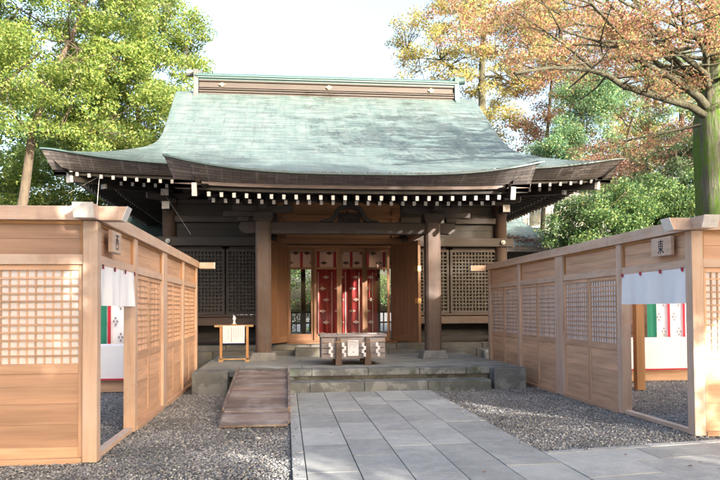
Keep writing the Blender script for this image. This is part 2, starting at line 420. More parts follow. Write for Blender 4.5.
def gohH(x, y):
    q = np.clip((y - 13.8) / 3.0, 0, 1)
    return Pf(y - 16.8) + .33 * (abs(x - XC) / GX) ** 3 * (1 - q) ** 1.0

def copper():
    m, nt, p = new_mat('copper_roof')
    uv = N(nt, 'ShaderNodeTexCoord').outputs['UV']; pos = N(nt, 'ShaderNodeNewGeometry').outputs['Position']
    br = nt.nodes.new('ShaderNodeTexBrick'); L(nt, uv, br.inputs['Vector'])
    for k, v in dict(Scale=1.0).items(): br.inputs[k].default_value = v
    br.inputs['Mortar Size'].default_value = .008; br.inputs['Mortar Smooth'].default_value = .3; br.inputs['Brick Width'].default_value = .62; br.inputs['Row Height'].default_value = .135
    br.inputs['Color1'].default_value = (.066, .106, .108, 1); br.inputs['Color2'].default_value = (.108, .160, .155, 1); br.inputs['Mortar'].default_value = (.035, .055, .06, 1)
    br.inputs['Bias'].default_value = .1
    st = noise(nt, mapping(nt, uv, (1.2, .35, 1)), 2.2, 6, .65)
    c = mixc(nt, ramp(nt, st, [(.40, 0.0), (.68, .65)]), br.outputs['Color'], (.165, .205, .20))
    st2 = noise(nt, mapping(nt, uv, (3.0, .5, 1)), 3.1, 5, .7)
    c = mixc(nt, ramp(nt, st2, [(.54, 0.0), (.68, .75)]), c, (.060, .066, .066))
    st3 = noise(nt, mapping(nt, uv, (.55, 7.5, 1)), 1.0, 5, .75)
    c = mixc(nt, ramp(nt, st3, [(.50, 0.0), (.60, .85)]), c, (.060, .075, .078))
    st4 = noise(nt, mapping(nt, uv, (1.6, 7.5, 1)), 1.3, 4, .7)
    c = mixc(nt, ramp(nt, st4, [(.58, 0.0), (.68, .55)]), c, (.205, .24, .228))
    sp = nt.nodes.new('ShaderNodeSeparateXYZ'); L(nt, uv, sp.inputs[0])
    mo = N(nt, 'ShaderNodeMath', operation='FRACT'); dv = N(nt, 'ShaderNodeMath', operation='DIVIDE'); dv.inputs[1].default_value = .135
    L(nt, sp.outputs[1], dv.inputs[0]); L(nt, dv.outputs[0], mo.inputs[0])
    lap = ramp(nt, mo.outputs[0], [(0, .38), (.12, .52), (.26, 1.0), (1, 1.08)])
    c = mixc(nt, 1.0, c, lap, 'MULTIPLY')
    L(nt, c, p.inputs['Base Color']); p.inputs['Roughness'].default_value = .5
    L(nt, bump(nt, mo.outputs[0], -.7, .045, bump(nt, br.outputs['Fac'], -.3, .01)), p.inputs['Normal'])
    return m
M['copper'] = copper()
def edge_mat():
    m, nt, p = new_mat('layered_eave_edge')
    uv = N(nt, 'ShaderNodeTexCoord').outputs['UV']
    br = nt.nodes.new('ShaderNodeTexBrick'); L(nt, uv, br.inputs['Vector']); br.inputs['Scale'].default_value = 1
    br.inputs['Mortar Size'].default_value = .006; br.inputs['Brick Width'].default_value = .34; br.inputs['Row Height'].default_value = .075
    br.inputs['Color1'].default_value = (.10, .090, .092, 1); br.inputs['Color2'].default_value = (.185, .165, .16, 1); br.inputs['Mortar'].default_value = (.03, .03, .032, 1)
    st = noise(nt, mapping(nt, uv, (5, .25, 1)), 2.0, 4, .6)
    c = mixc(nt, ramp(nt, st, [(.56, 0.0), (.70, .75)]), br.outputs['Color'], (.30, .30, .30))
    st = noise(nt, mapping(nt, uv, (3.2, .15, 1)), 2.7, 3, .6)
    c = mixc(nt, ramp(nt, st, [(.66, 0.0), (.74, .6)]), c, (.10, .22, .22))
    L(nt, c, p.inputs['Base Color']); p.inputs['Roughness'].default_value = .6
    L(nt, bump(nt, br.outputs['Fac'], -.5, .01), p.inputs['Normal'])
    return m
M['edge'] = edge_mat()
M['weathered_copper'] = plain('weathered_copper', (.075, .085, .085), .5, var=.3, scale=4)
M['verdigris'] = plain('verdigris_trim', (.042, .082, .084), .5, var=.25, scale=5)

def grid_mesh(name, xs, ys, fn, mat, parent, flip=False, uvf=None):
    X, Y = np.meshgrid(xs, ys); Zv = fn(X, Y)
    if isinstance(Zv, tuple): Zv, dom = Zv
    else: dom = np.ones_like(Zv, bool)
    V = np.stack([X, Y, Zv], 2).reshape(-1, 3); nx, ny = len(xs), len(ys)
    # arc lengths for UV
    ay = np.zeros_like(Zv); ay[1:] = np.cumsum(np.hypot(np.diff(Y, axis=0), np.diff(Zv, axis=0)), 0)
    ax = np.zeros_like(Zv); ax[:, 1:] = np.cumsum(np.hypot(np.diff(X, axis=1), np.diff(Zv, axis=1)), 1)
    me = bpy.data.meshes.new(name); faces = []; uvs = []
    for j in range(ny - 1):
        for i in range(nx - 1):
            q = [(j, i), (j, i + 1), (j + 1, i + 1), (j + 1, i)]
            if flip: q = q[::-1]
            faces.append([a * nx + b for a, b in q])
            fr = dom[j, i] if X[j, i] < XC else dom[j, i + 1]
            for a, b in q: uvs.append((X[a, b], ay[a, b]) if fr else (Y[a, b], ax[a, b]))
    me.from_pydata(V.tolist(), [], faces); uvl = me.uv_layers.new(name='UVMap'); uvl.data.foreach_set('uv', np.array(uvs).ravel())
    me.polygons.foreach_set('use_smooth', [True] * len(faces)); me.materials.append(mat)
    o = bpy.data.objects.new(name, me); COL.objects.link(o); o.parent = parent; return o

def spaced(a, b, st): return list(np.linspace(a, b, max(2, int(round((b - a) / st)) + 1)))
xs = sorted(set(np.round(spaced(XC - EX, XC - EX + 2, .12) + spaced(XC - EX + 2, XC - EX + 3, .02) + spaced(XC - EX + 3, XC + EX - 3, .25) + [XC - GX, XC + GX] + spaced(XC + EX - 3, XC + EX - 2, .02) + spaced(XC + EX - 2, XC + EX, .12), 4)))
ys = spaced(EY0, EY0 + 4, .1) + spaced(EY0 + 4.2, EY1 - 4.2, .2) + spaced(EY1 - 4, EY1, .2)
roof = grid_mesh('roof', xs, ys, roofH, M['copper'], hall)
gxs = spaced(XC - GX, XC + GX, .12)
gys = spaced(13.8, 16.8, .1)
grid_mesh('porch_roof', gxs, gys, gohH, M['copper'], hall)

# eave edge: slanted layered band, pale board below, dark fascia
def eave_band(name, top, inward, drop, inset, parent, hb=.09, hf=.075, bmat='pink_board'):
    """top: list of points on the outer rim; inward: per-point inset direction"""
    mb = MB(); pb = MB(); rim = MB(); fb = MB()
    u = 0
    for i in range(len(top) - 1):
        a, b = Vector(top[i]), Vector(top[i + 1]); ia, ib = Vector(inward[i]), Vector(inward[i + 1])
        l = (b - a).length
        A2 = a + ia * inset + Vector((0, 0, -drop[i])); B2 = b + ib * inset + Vector((0, 0, -drop[i + 1]))
        # rim lip
        e = .03
        a1, b1 = a - ia * .02 + Vector((0, 0, .012)), b - ib * .02 + Vector((0, 0, .012)); a1b, b1b = a1 + Vector((0, 0, -e)), b1 + Vector((0, 0, -e))
        rim.quad([a1b, b1b, b1, a1]); rim.quad([a1, b1, b + ib * .05 + Vector((0, 0, .03)), a + ia * .05 + Vector((0, 0, .03))]); rim.quad([a + ia * .02 + Vector((0, 0, -e)), b + ib * .02 + Vector((0, 0, -e)), b1b, a1b])
        mb.quad([A2, B2, b, a], [(u, 0), (u + l, 0), (u + l, .45), (u, .45)])
        k = .02; h = hb
        A3 = A2 + ia * k; B3 = B2 + ib * k; mb.quad([A3, B3, B2, A2], [(u, 0), (u + l, 0), (u + l, .02), (u, .02)])
        A4 = A3 - Vector((0, 0, h)); B4 = B3 - Vector((0, 0, h))
        pb.quad([A4, B4, B3, A3], [(u, 0), (u + l, 0), (u + l, h), (u, h)])
        A5 = A4 + ia * .09; B5 = B4 + ib * .09; pb.quad([A5, B5, B4, A4], [(u, 0), (u + l, 0), (u + l, .09), (u, .09)])
        A6 = A5 - Vector((0, 0, hf)); B6 = B5 - Vector((0, 0, hf)); fb.quad([A6, B6, B5, A5], [(u, 0), (u + l, 0), (u + l, .1), (u, .1)])
        A7 = A6 + ia * .12; B7 = B6 + ib * .12; fb.quad([A7, B7, B6, A6], [(u, 0), (u + l, 0), (u + l, .1), (u, .1)])
        u += l
    e = mb.build(name, M['edge'], parent); rim.build('copper_rim', M['verdigris'], e); pb.build('eave_board', M[bmat], e); fb.build('fascia', M['dark_wood'], e)
    return e
def line_pts(fx, n): return [fx(i / (n - 1)) for i in range(n)]
H1 = lambda x, y: float(roofH(np.array(float(x)), np.array(float(y)))[0])
HG = lambda x, y: float(gohH(np.array(float(x)), np.array(float(y))))
x0, x1 = XC - EX, XC + EX
def seg(p, q, ha, n, ins_a, ins_b, mid, name, dropf):
    pts = []; inw = []; dr = []
    for i in range(n):
        t = i / (n - 1); x = p[0] + (q[0] - p[0]) * t; y = p[1] + (q[1] - p[1]) * t
        pts.append((x, y, ha(x, y)))
        inw.append(tuple(ins_a) if i == 0 else tuple(ins_b) if i == n - 1 else mid); dr.append(dropf(t))
    return eave_band(name, pts, inw, dr, .42, hall, *((.075, .085, 'pink_board') if 'porch' in name else (.03, .08, 'dark_wood')))
# main eave (front-left, front-right, sides, back) - corners mitred
seg((x0, EY0), (XC - GX + .15, EY0), H1, 26, (1, 1, 0), (0, 1, 0), (0, 1, 0), 'eave_edge', lambda t: .18 + .27 * (1 - t) ** 2.2)
seg((XC + GX - .15, EY0), (x1, EY0), H1, 26, (0, 1, 0), (-1, 1, 0), (0, 1, 0), 'eave_edge', lambda t: .18 + .27 * t ** 2.2)
seg((x1, EY0), (x1, EY1), H1, 70, (-1, 1, 0), (-1, -1, 0), (-1, 0, 0), 'eave_edge', lambda t: .18 + .27 * abs(2 * t - 1) ** 6)
seg((x0, EY1), (x0, EY0), H1, 70, (1, -1, 0), (1, 1, 0), (1, 0, 0), 'eave_edge', lambda t: .18 + .27 * abs(2 * t - 1) ** 6)
seg((x1, EY1), (x0, EY1), H1, 40, (-1, -1, 0), (1, -1, 0), (0, -1, 0), 'eave_edge', lambda t: .18 + .27 * abs(2 * t - 1) ** 6)
# porch eave
gx0, gx1 = XC - GX, XC + GX
seg((gx0, 13.8), (gx1, 13.8), HG, 60, (1.3, 1, 0), (-1.3, 1, 0), (0, 1, 0), 'porch_eave_edge', lambda t: .155 + .245 * abs(2 * t - 1) ** 3)
seg((gx1, 13.8), (gx1, 16.9), HG, 12, (-1.3, 1, 0), (-1, 0, 0), (-1.3, 0, 0), 'porch_eave_edge', lambda t: .40 - .1 * t)
seg((gx0, 16.9), (gx0, 13.8), HG, 12, (1, 0, 0), (1.3, 1, 0), (1.3, 0, 0), 'porch_eave_edge', lambda t: .30 + .1 * t)

# soffits (boards above the rafters)
def soffM(x, y):
    df = 6.8 - abs(y - YC); ds = EX - abs(x - XC); d = np.minimum(df, ds)
    return 4.74 + .19 * d + .8 * uplift(df, ds)
def soffG(x, y): return 4.03 + .215 * (y - 13.8) + .10 * (abs(x - XC) / GX) ** 4 * np.clip(1 - (y - 13.8) / 3, 0, 1)
ins = .62
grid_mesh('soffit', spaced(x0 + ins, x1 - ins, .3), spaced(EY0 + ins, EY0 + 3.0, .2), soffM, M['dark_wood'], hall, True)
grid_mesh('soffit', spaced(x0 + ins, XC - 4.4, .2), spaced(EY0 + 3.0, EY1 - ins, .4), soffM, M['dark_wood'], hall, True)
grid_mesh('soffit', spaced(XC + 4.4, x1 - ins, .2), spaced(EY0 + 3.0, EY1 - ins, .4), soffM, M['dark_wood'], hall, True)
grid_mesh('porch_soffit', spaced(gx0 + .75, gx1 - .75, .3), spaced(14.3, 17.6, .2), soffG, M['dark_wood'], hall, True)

# rafters
raf_n = [0]
def rafter(a, b, w=.062, h=.09, cap=True):
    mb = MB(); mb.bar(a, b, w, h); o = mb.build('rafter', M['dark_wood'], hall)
    if cap:
        a = Vector(a); d = (a - Vector(b)).normalized(); cb = MB(); cb.bar(a + d * .012, a - d * .03, w + .004, h + .004); cb.build('end_cap', M['white_end'], o)
    raf_n[0] += 1; return o
n1 = 25
for i in range(n1):   # porch: upper row then lower row
    x = XC - 3.08 + 6.16 * i / (n1 - 1); lift = .05 * (abs(x - XC) / 3.1) ** 3
    rafter((x, 14.22, 3.955 + lift), (x, 16.4, 4.43 + lift))
for i in range(n1):
    x = XC - 3.08 + 6.16 * (i + .15) / (n1 - 1); lift = .03 * (abs(x - XC) / 3.1) ** 3
    rafter((x, 14.75, 3.93 + lift), (x, 19.1, 4.86), .062, .085)
for s in (-1, 1):      # main eave front, both flanks
    for i in range(11):
        x = XC + s * (3.75 + .285 * i)
        ds = EX - abs(x - XC); z = float(soffM(np.array(x), np.array(17.3)))
        yb = min(19.1, EY0 + ds)
        if yb > 17.45: rafter((x, 17.28, z - .02), (x, yb, z - .02 + .19 * (yb - 17.28)))
    for i in range(11):
        x = XC + s * (3.7 + .285 * i); ds = EX - abs(x - XC); yb = min(19.1, EY0 + ds)
        if yb > 18.2: z = float(soffM(np.array(x), np.array(17.9))); rafter((x, 17.9, z - .14), (x, yb, z - .14 + .19 * (yb - 17.9)))
mb = MB(); mc = MB()  # side rafters run across, counted as one mass past the hundred
for s in (-1, 1):
    y = 17.75
    while y < 29.5:
        df = min(y - EY0, EY1 - y); l = min(2.5, df)
        z = float(soffM(np.array(x1 - .66), np.array(y)))
        xa = XC + s * (EX - .62); xb = XC + s * (EX - l); 
        mb.bar((xa, y, z - .02), (xb, y, z - .02 + .19 * (l - .62)), .08, .1); mc.box(min(xa, xa + s * .012), max(xa, xa + s * .012), y - .042, y + .042, z - .075, z + .03)
        if l > 1.4:
            xa = XC + s * (EX - 1.25); mb.bar((xa, y, z - .02), (xb, y, z - .14 + .19 * (l - .62)), .08, .1); mc.box(min(xa, xa + s * .012), max(xa, xa + s * .012), y - .042, y + .042, z - .075, z + .03)
        y += .285
o = tag(mb.build('side_rafters', M['dark_wood'], hall), kind='stuff'); mc.build('end_caps', M['white_end'], o)
# corner (hip) rafters
for s in (-1, 1):
    for fb_ in (0, 1):
        yy = (lambda d: EY0 + d) if not fb_ else (lambda d: EY1 - d)
        xx = lambda d: XC + s * (EX - d)
        a = Vector((xx(.50), yy(.50), 4.90)); b = Vector((xx(2.6), yy(2.6), 5.15))
        mb = MB(); mb.bar(a, b, .19, .26); o = mb.build('corner_rafter', M['dark_wood'], hall)
        d = (a - b).normalized(); cb = MB(); cb.bar(a + d * .02, a - d * .05, .2, .27); cb.build('end_cap', M['white_end'], o)
        a = Vector((xx(1.15), yy(1.15), 4.84)); b = Vector((xx(2.6), yy(2.6), 4.98))
        mb = MB(); mb.bar(a, b, .17, .2); o = mb.build('corner_rafter', M['dark_wood'], hall)
        d = (a - b).normalized(); cb = MB(); cb.bar(a + d * .02, a - d * .05, .18, .21); cb.build('end_cap', M['white_end'], o)
# porch bargeboards: end beam with white face
for s in (-1, 1):
    x = XC + s * 3.36
    mb = MB(); mb.bar((x, 14.12, 4.08), (x, 17.2, 4.74), .09, .26); o = mb.build('bargeboard', M['dark_wood'], hall)
    cb = MB(); cb.bar((x, 14.10, 4.075), (x, 14.15, 4.086), .10, .27); cb.build('end_cap', M['white_end'], o)

# ridge
def ridge():
    mb = MB(); hx = 4.42
    mb.box(XC - hx, XC + hx, 23.38, 23.82, 8.80, 9.04); mb.box(XC - hx, XC + hx, 23.33, 23.87, 9.04, 9.09)
    mb.box(XC - hx, XC + hx, 23.37, 23.83, 9.09, 9.12); mb.box(XC - hx, XC + hx, 23.30, 23.90, 9.12, 9.15); mb.box(XC - hx, XC + hx, 23.38, 23.82, 9.15, 9.19); mb.box(XC - hx, XC + hx, 23.33, 23.87, 9.19, 9.215)
    mb.box(XC - hx, XC + hx, 23.40, 23.80, 9.215, 9.41); mb.box(XC - hx, XC + hx, 23.34, 23.86, 9.41, 9.45)
    r = mb.build('ridge', M['ridge_wood'], hall)
    mb = MB(); mb.box(XC - hx - .05, XC + hx + .05, 23.28, 23.92, 9.50, 9.56); mb.box(XC - hx - .02, XC + hx + .02, 23.34, 23.86, 9.45, 9.50)
    mb.prism([(-.36, 0), (.36, 0), (.34, .06), (.22, .13), (.0, .17), (-.22, .13), (-.34, .06)], lambda u, v, d: (d, 23.6 + u, 9.56 + v), XC + hx + .12, XC - hx - .12)
    mb.build('ridge_cap', M['verdigris'], r, .008)
    for s in (-1, 1):
        xe = XC + s * (hx + .02)
        mb = MB()
        prof = [(-.34, 0), (-.43, .02), (-.47, -.1), (-.46, -.26), (-.40, -.34), (-.3, -.34), (-.2, -.2), (0, -.1), (.2, -.2), (.3, -.34), (.40, -.34), (.46, -.26), (.47, -.1), (.43, .02), (.34, 0.0), (.30, .3), (.30, .62), (.36, .86), (-.36, .86), (-.30, .62), (-.30, .3)]
        mb.prism(prof[::-1], lambda u, v, d: (d, 23.6 + u, 8.92 + v), xe, xe + s * .16)
        for yy in (23.22, 23.98): mb.tube([(xe - .02 * s, yy, 8.72), (xe + .26 * s, yy, 8.72)], .13, 14)
        mb.tube([(xe - .1 * s, 23.6, 9.72), (xe + .42 * s, 23.6, 9.76)], [.12, .13], 14)
        mb.build('ridge_end_ornament', M['verdigris'] if s > 0 else M['weathered_copper'], r, .01)
    for x in (-2.15, 1.5, 5.1):
        mb = MB(); mb.prism([(0, -.07), (.1, 0), (0, .07), (-.1, 0)], lambda u, v, d: (x + u, d, 9.3 + v), 23.33, 23.40)
        mb.build('crest', M['gold'], r)
ridge()

# porch columns, beam, brackets
def bracket_arm(mb, xc, y, z, half, h, dep):
    P = [(-half, .45 * h), (-half + .07, .12 * h), (-half + .2, 0), (half - .2, 0), (half - .07, .12 * h), (half, .45 * h), (half, h), (-half, h)]
    mb.prism(P, lambda u, v, d: (xc + u, y + d, z + v), -dep / 2, dep / 2)
for s in (-1, 1):
    x = XC + s * 2.03
    mb = MB(); c = .05; hw = .18
    P = [(-hw + c, -hw), (hw - c, -hw), (hw, -hw + c), (hw, hw - c), (hw - c, hw), (-hw + c, hw), (-hw, hw - c), (-hw, -hw + c)]
    mb.prism(P, lambda u, v, d: (x + u, 16.2 + v, d), 3.70, .60)
    # grain along z
    for fi in range(len(mb.uv)):
        mb.uv[fi] = [(mb.v[vi][2], mb.v[vi][0] + mb.v[vi][1]) for vi in mb.f[fi]]
    col = mb.build('porch_column', M['column_wood'], hall)
    mb = MB(); b, t = .33, .26
    mb.hexa([(x - b, 16.2 - b, .41), (x + b, 16.2 - b, .41), (x + b, 16.2 + b, .41), (x - b, 16.2 + b, .41), (x - t, 16.2 - t, .61), (x + t, 16.2 - t, .61), (x + t, 16.2 + t, .61), (x - t, 16.2 + t, .61)])
    mb.build('column_base', M['base_stone'], col, .02)
    mb = MB(); bt, tp = .17, .24
    mb.box(x - .23, x + .23, 15.97, 16.43, 3.76, 3.90)
    mb.hexa([(x - .17, 16.03, 3.66), (x + .17, 16.03, 3.66), (x + .17, 16.37, 3.66), (x - .17, 16.37, 3.66), (x - .23, 15.97, 3.757), (x + .23, 15.97, 3.757), (x + .23, 16.43, 3.757), (x - .23, 16.43, 3.757)])
    bracket_arm(mb, x, 16.2, 3.90, .72, .17, .17)
    for dx in (-.58, 0, .58): mb.box(x + dx - .11, x + dx + .11, 16.08, 16.32, 4.07, 4.17)
    bo = mb.build('bracket', M['beam_wood'], col, .008)
    mb = MB()     # outward nosing of the beam with small block
    sx = x + s * .18
    P = [(0, 0), (.25, -.02), (.36, .06), (.40, .14), (.34, .26), (0, .26)]
    P2 = [(a * s, b_) for a, b_ in P]
    mb.prism(P2 if s > 0 else P2[::-1], lambda u, v, d: (sx + u, 16.2 + d, 3.42 + v), -.09, .09)
    mb.box(sx + s * .28 - .13, sx + s * .28 + .13, 16.07, 16.33, 3.69, 3.80)
    xa = sorted((sx, sx + s * .75)); mb.box(xa[0], xa[1], 16.1, 16.3, 3.802, 3.93)
    mb.build('beam_nosing', M['beam_wood'], col, .012)
    mb = MB()     # forward noses with pale tips
    mb.box(x - .09, x + .09, 15.55, 16.0, 3.93, 4.06); mb.build('bracket_nose', M['beam_wood'], col, .01)
    # tie beam back to the hall
    mb = MB(); mb.box(x - .1, x + .1, 16.4, 19.1, 3.55, 3.82); mb.build('tie_beam', M['door_wood'], hall, .01)
mb = MB()
mb.box(XC - 1.85, XC + 1.85, 16.07, 16.33, 3.40, 3.68); mb.build('porch_beam', M['beam_wood'], hall, .02)
mb = MB(); mb.box(XC - 3.3, XC + 3.3, 16.11, 16.29, 4.172, 4.33); mb.build('porch_purlin', M['beam_wood'], hall, .01)
# frog-leg strut with pierced floral carving
mb = MB()
outer = [(-.72, 0), (-.66, .05), (-.5, .07), (-.42, .12), (-.36, .25), (-.28, .36), (-.14, .42), (.14, .42), (.28, .36), (.36, .25), (.42, .12), (.5, .07), (.66, .05), (.72, 0), (.40, 0), (.32, .06), (.26, .22), (.2, .29), (0, .33), (-.2, .29), (-.26, .22), (-.32, .06), (-.40, 0)]
mb.prism(outer, lambda u, v, d: (XC + u, d, 3.683 + v), 16.02, 16.22)
mb.box(XC - .17, XC + .17, 16.03, 16.25, 4.10, 4.17)
st = mb.build('frog_leg_strut', M['dark_wood'], hall, .006)
mb = MB(); rng = random.Random(4)
for i in range(26):
    u = rng.uniform(-.27, .27); v = rng.uniform(.03, .26) * (1 - abs(u) * .8); r = rng.uniform(.02, .04); q = rng.random() * 6
    pts = [(XC + u + math.cos(q + a) * r, 16.1 + rng.uniform(-.02, .02), 3.69 + v + math.sin(q + a) * r) for a in np.linspace(0, 4.8, 8)]
    mb.tube(pts, .011, 5)
mb.box(XC - .28, XC + .28, 16.17, 16.19, 3.69, 3.92); mb.build('carving', M['beam_wood'], st)

# hall body
def hall_body():
    HW = 4.7; Y0 = 19.2
    for s in (-1, 1):      # corner and inner columns
        for x in (XC + s * HW, XC + s * 1.62):
            mb = MB(); big = abs(x - XC) > 3
            if big: mb.tube([(x, Y0, .6), (x, Y0, 4.55)], .19, 20)
            else: mb.box(x - .12, x + .12, Y0 - .05, Y0 + .2, .64, 4.5)
            c = mb.build('hall_column', M['column_wood'] if big else M['door_wood'], hall)
            if big:
                mb = MB(); mb.box(x - .22, x + .22, Y0 - .22, Y0 + .22, 4.55, 4.68); bracket_arm(mb, x, Y0, 4.68, .6, .16, .18)
                for dx in (-.48, 0, .48): mb.box(x + dx - .1, x + dx + .1, Y0 - .12, Y0 + .12, 4.84, 4.94)
                mb.box(x - .09, x + .09, Y0 - .75, Y0 - .2, 4.68, 4.83); mb.box(x - .09, x + .09, Y0 - .6, Y0 - .2, 4.34, 4.52)
                b = mb.build('bracket', M['beam_wood'], c, .008)
                for q in ((x - .1, x + .1, Y0 - .77, Y0 - .752, 4.67, 4.84), (x - .1, x + .1, Y0 - .62, Y0 - .602, 4.33, 4.53), (x + s * .6 - .01, x + s * .6 + .01, Y0 - .1, Y0 + .1, 4.72, 4.85)): bx('end_cap', q, M['white_end'], b)
                mb = MB(); mb.box(x - .26, x + .26, Y0 - .26, Y0 + .26, .3, .6); mb.build('column_base', M['granite'], c, .02)
    # back columns
    for x in (XC - HW, XC + HW):
        for y in (22.1, 25.1, 28.0): one('hall_column', lambda m: m.tube([(x, y, .3), (x, y, 4.6)], .19, 16), M['column_wood'], hall)
    # horizontal beams
    for s in (-1, 1):
        xa, xb = sorted((XC + s * 1.75, XC + s * (HW + .32)))
        o = one('tie_rail', lambda m: m.box(xa, xb, Y0 - .24, Y0 - .06, 3.38, 3.62), M['beam_wood'], hall, .01)
        mb = MB(); mb.tube([(XC + s * HW, Y0 - .30, 3.5), (XC + s * HW, Y0 - .24, 3.5)], .065, 12); mb.tube([(XC + s * HW, Y0 - .33, 3.5), (XC + s * HW, Y0 - .30, 3.5)], .03, 10); mb.build('nail_cover', M['iron'], o)
        xa, xb = sorted((XC + s * 1.75, XC + s * (HW - .1)))
        mb = MB()
        for k in range(4): mb.box(xa, xb, Y0 + .02, Y0 + .06, 3.63 + k * .235, 3.63 + (k + 1) * .235 - .006)
        mb.build('wall_boards', M['dark_wood'], hall)
        one('head_beam', lambda m: (m.box(xa, xb, Y0 - .1, Y0 + .1, 4.05, 4.22), m.box(xa, xb, Y0 - .08, Y0 + .1, 4.56, 4.68)), M['beam_wood'], hall, .01)
        one('sill_beam', lambda m: (m.box(xa - .1, xb + .1, Y0 - .2, Y0 + .05, 1.18, 1.42), m.box(xa - .1, xb + .1, Y0 - .26, Y0 - .02, 1.424, 1.47)), M['column_wood'], hall, .01)
        one('underfloor_boards', lambda m: (m.box(xa, xb, Y0 + .25, Y0 + .3, .5, 1.2), m.box(xa, xb, Y0 - .32, Y0 - .08, .76, .84)), M['dark_wood'], hall)
        # lattice shutters, two per side
        w = (xb - xa); 
        for k in range(2):
            a = xa + .02 + (w / 2) * k; b = a + w / 2 - .04
            t = one('lattice_shutter', lambda m: (m.box(a, a + .07, Y0 - .07, Y0, 1.48, 3.30), m.box(b - .07, b, Y0 - .07, Y0, 1.48, 3.30), m.box(a + .071, b - .071, Y0 - .07, Y0, 1.48, 1.55), m.box(a + .071, b - .071, Y0 - .07, Y0, 3.23, 3.30), m.box(a + .071, b - .071, Y0 - .065, Y0, 3.301, 3.37)), M['beam_wood'], hall)
            mb = MB(); nx = 13; nz = 17
            for i in range(1, nx): xx = a + .07 + (b - a - .14) * i / nx; mb.box(xx - .019, xx + .019, Y0 - .052, Y0 - .012, 1.55, 3.23)
            for i in range(1, nz): zz = 1.55 + 1.68 * i / nz; mb.box(a + .07, b - .07, Y0 - .06, Y0 - .02, zz - .019, zz + .019)
            mb.build('lattice', M['lattice_dark'], t)
            bx('backing_board', (a + .07, b - .07, Y0 + .03, Y0 + .045, 1.5, 3.3), plain('shutter_backing', (.05, .045, .045), .6), t)
    # door surround and brown boards over the door
    mb = MB()
    for k in range(4): mb.box(XC - 1.75, XC + 1.75, Y0 + .0, Y0 + .04, 3.62 + k * .26, 3.62 + (k + 1) * .26 - .01)
    mb.build('over_door_boards', M['brown_board'], hall)
    one('door_head', lambda m: (m.box(XC - 1.75, XC + 1.75, Y0 - .22, Y0 - .05, 3.44, 3.60), m.box(XC - 1.48, XC + 1.48, Y0 - .1, Y0 + .1, 3.34, 3.42)), M['door_wood'], hall, .008)
    one('over_door_rail', lambda m: (m.box(XC - 1.6, XC + 1.6, Y0 - .12, Y0 - .01, 4.18, 4.27), m.box(XC - 1.6, XC + 1.6, Y0 - .1, Y0 - .01, 3.86, 3.92)), M['brown_board'], hall, .008)
    one('door_threshold', lambda m: (m.box(XC - 1.62, XC + 1.62, Y0 - .25, Y0 + .2, .56, .70), m.box(XC - 1.5, XC + 1.5, Y0 - .08, Y0 + .08, .702, .74)), M['door_wood'], hall, .01)
    # side and back walls, floor, ceiling
    for s in (-1, 1):
        x = XC + s * (HW - .03)
        mb = MB()
        for k in range(12): mb.box(x - .03, x + .03, Y0 + .15, 27.9, .9 + k * .32, .9 + (k + 1) * .32 - .006)
        mb.build('side_wall', M['dark_wood'], hall)
    mb = MB(); YB = 27.9
    mb.box(XC - HW, XC - 3.8, YB, YB + .1, .7, 4.8); mb.box(XC + 3.8, XC + HW, YB, YB + .1, .7, 4.8); mb.box(XC - 3.8, XC + 3.8, YB, YB + .1, 3.3, 4.8)
    mb.build('back_wall', M['interior'], hall)
    one('floor', lambda m: m.box(XC - HW + .05, XC + HW - .05, Y0 + .32, 29.6, .55, .66), M['tatami'], hall)
    one('inner_ceiling', lambda m: m.box(XC - HW + .05, XC + HW - .05, Y0 + .3, 27.9, 4.2, 4.25), M['interior'], hall)
    mb = MB()
    for z in (1.0, 1.45): mb.box(XC - 3.9, XC + 3.9, 29.4, 29.46, z, z + .07)
    x = XC - 3.9
    while x < XC + 3.9: mb.box(x, x + .05, 29.4, 29.45, .66, 1.5); x += .2
    mb.build('veranda_railing', M['black'], hall)
    for dx in (-1.75, -.9, .9, 1.75): one('inner_post', lambda m: m.box(XC + dx - .08, XC + dx + .08, 24, 24.16, .66, 4.2), M['interior'], hall)
    # glass sliding doors
    gm, nt, p = new_mat('door_glass')
    nt.nodes.remove(p); out = nt.nodes['Material Output']
    tr = N(nt, 'ShaderNodeBsdfTransparent'); tr.inputs[0].default_value = (.96, .97, .96, 1); gl = N(nt, 'ShaderNodeBsdfGlossy'); gl.inputs['Roughness'].default_value = .02
    fr = N(nt, 'ShaderNodeFresnel', IOR=1.2); mx = N(nt, 'ShaderNodeMixShader'); L(nt, fr.outputs[0], mx.inputs[0]); L(nt, tr.outputs[0], mx.inputs[1]); L(nt, gl.outputs[0], mx.inputs[2]); L(nt, mx.outputs[0], out.inputs[0])
    for k in range(4):
        a = XC - 1.45 + .725 * k; b = a + .725; yy = Y0 - .02 if k in (1, 2) else Y0 + .04
        o = one('glass_door', lambda m: (m.box(a, a + .075, yy, yy + .045, .74, 3.34), m.box(b - .075, b, yy, yy + .045, .74, 3.34), m.box(a + .076, b - .076, yy, yy + .045, 3.24, 3.34),
             m.box(a + .076, b - .076, yy, yy + .045, 2.74, 2.80), m.box(a + .076, b - .076, yy, yy + .045, .74, .92)), M['door_wood'], hall, .004)
        bx('glass', (a + .07, b - .07, yy + .018, yy + .024, .92, 3.24), gm, o)
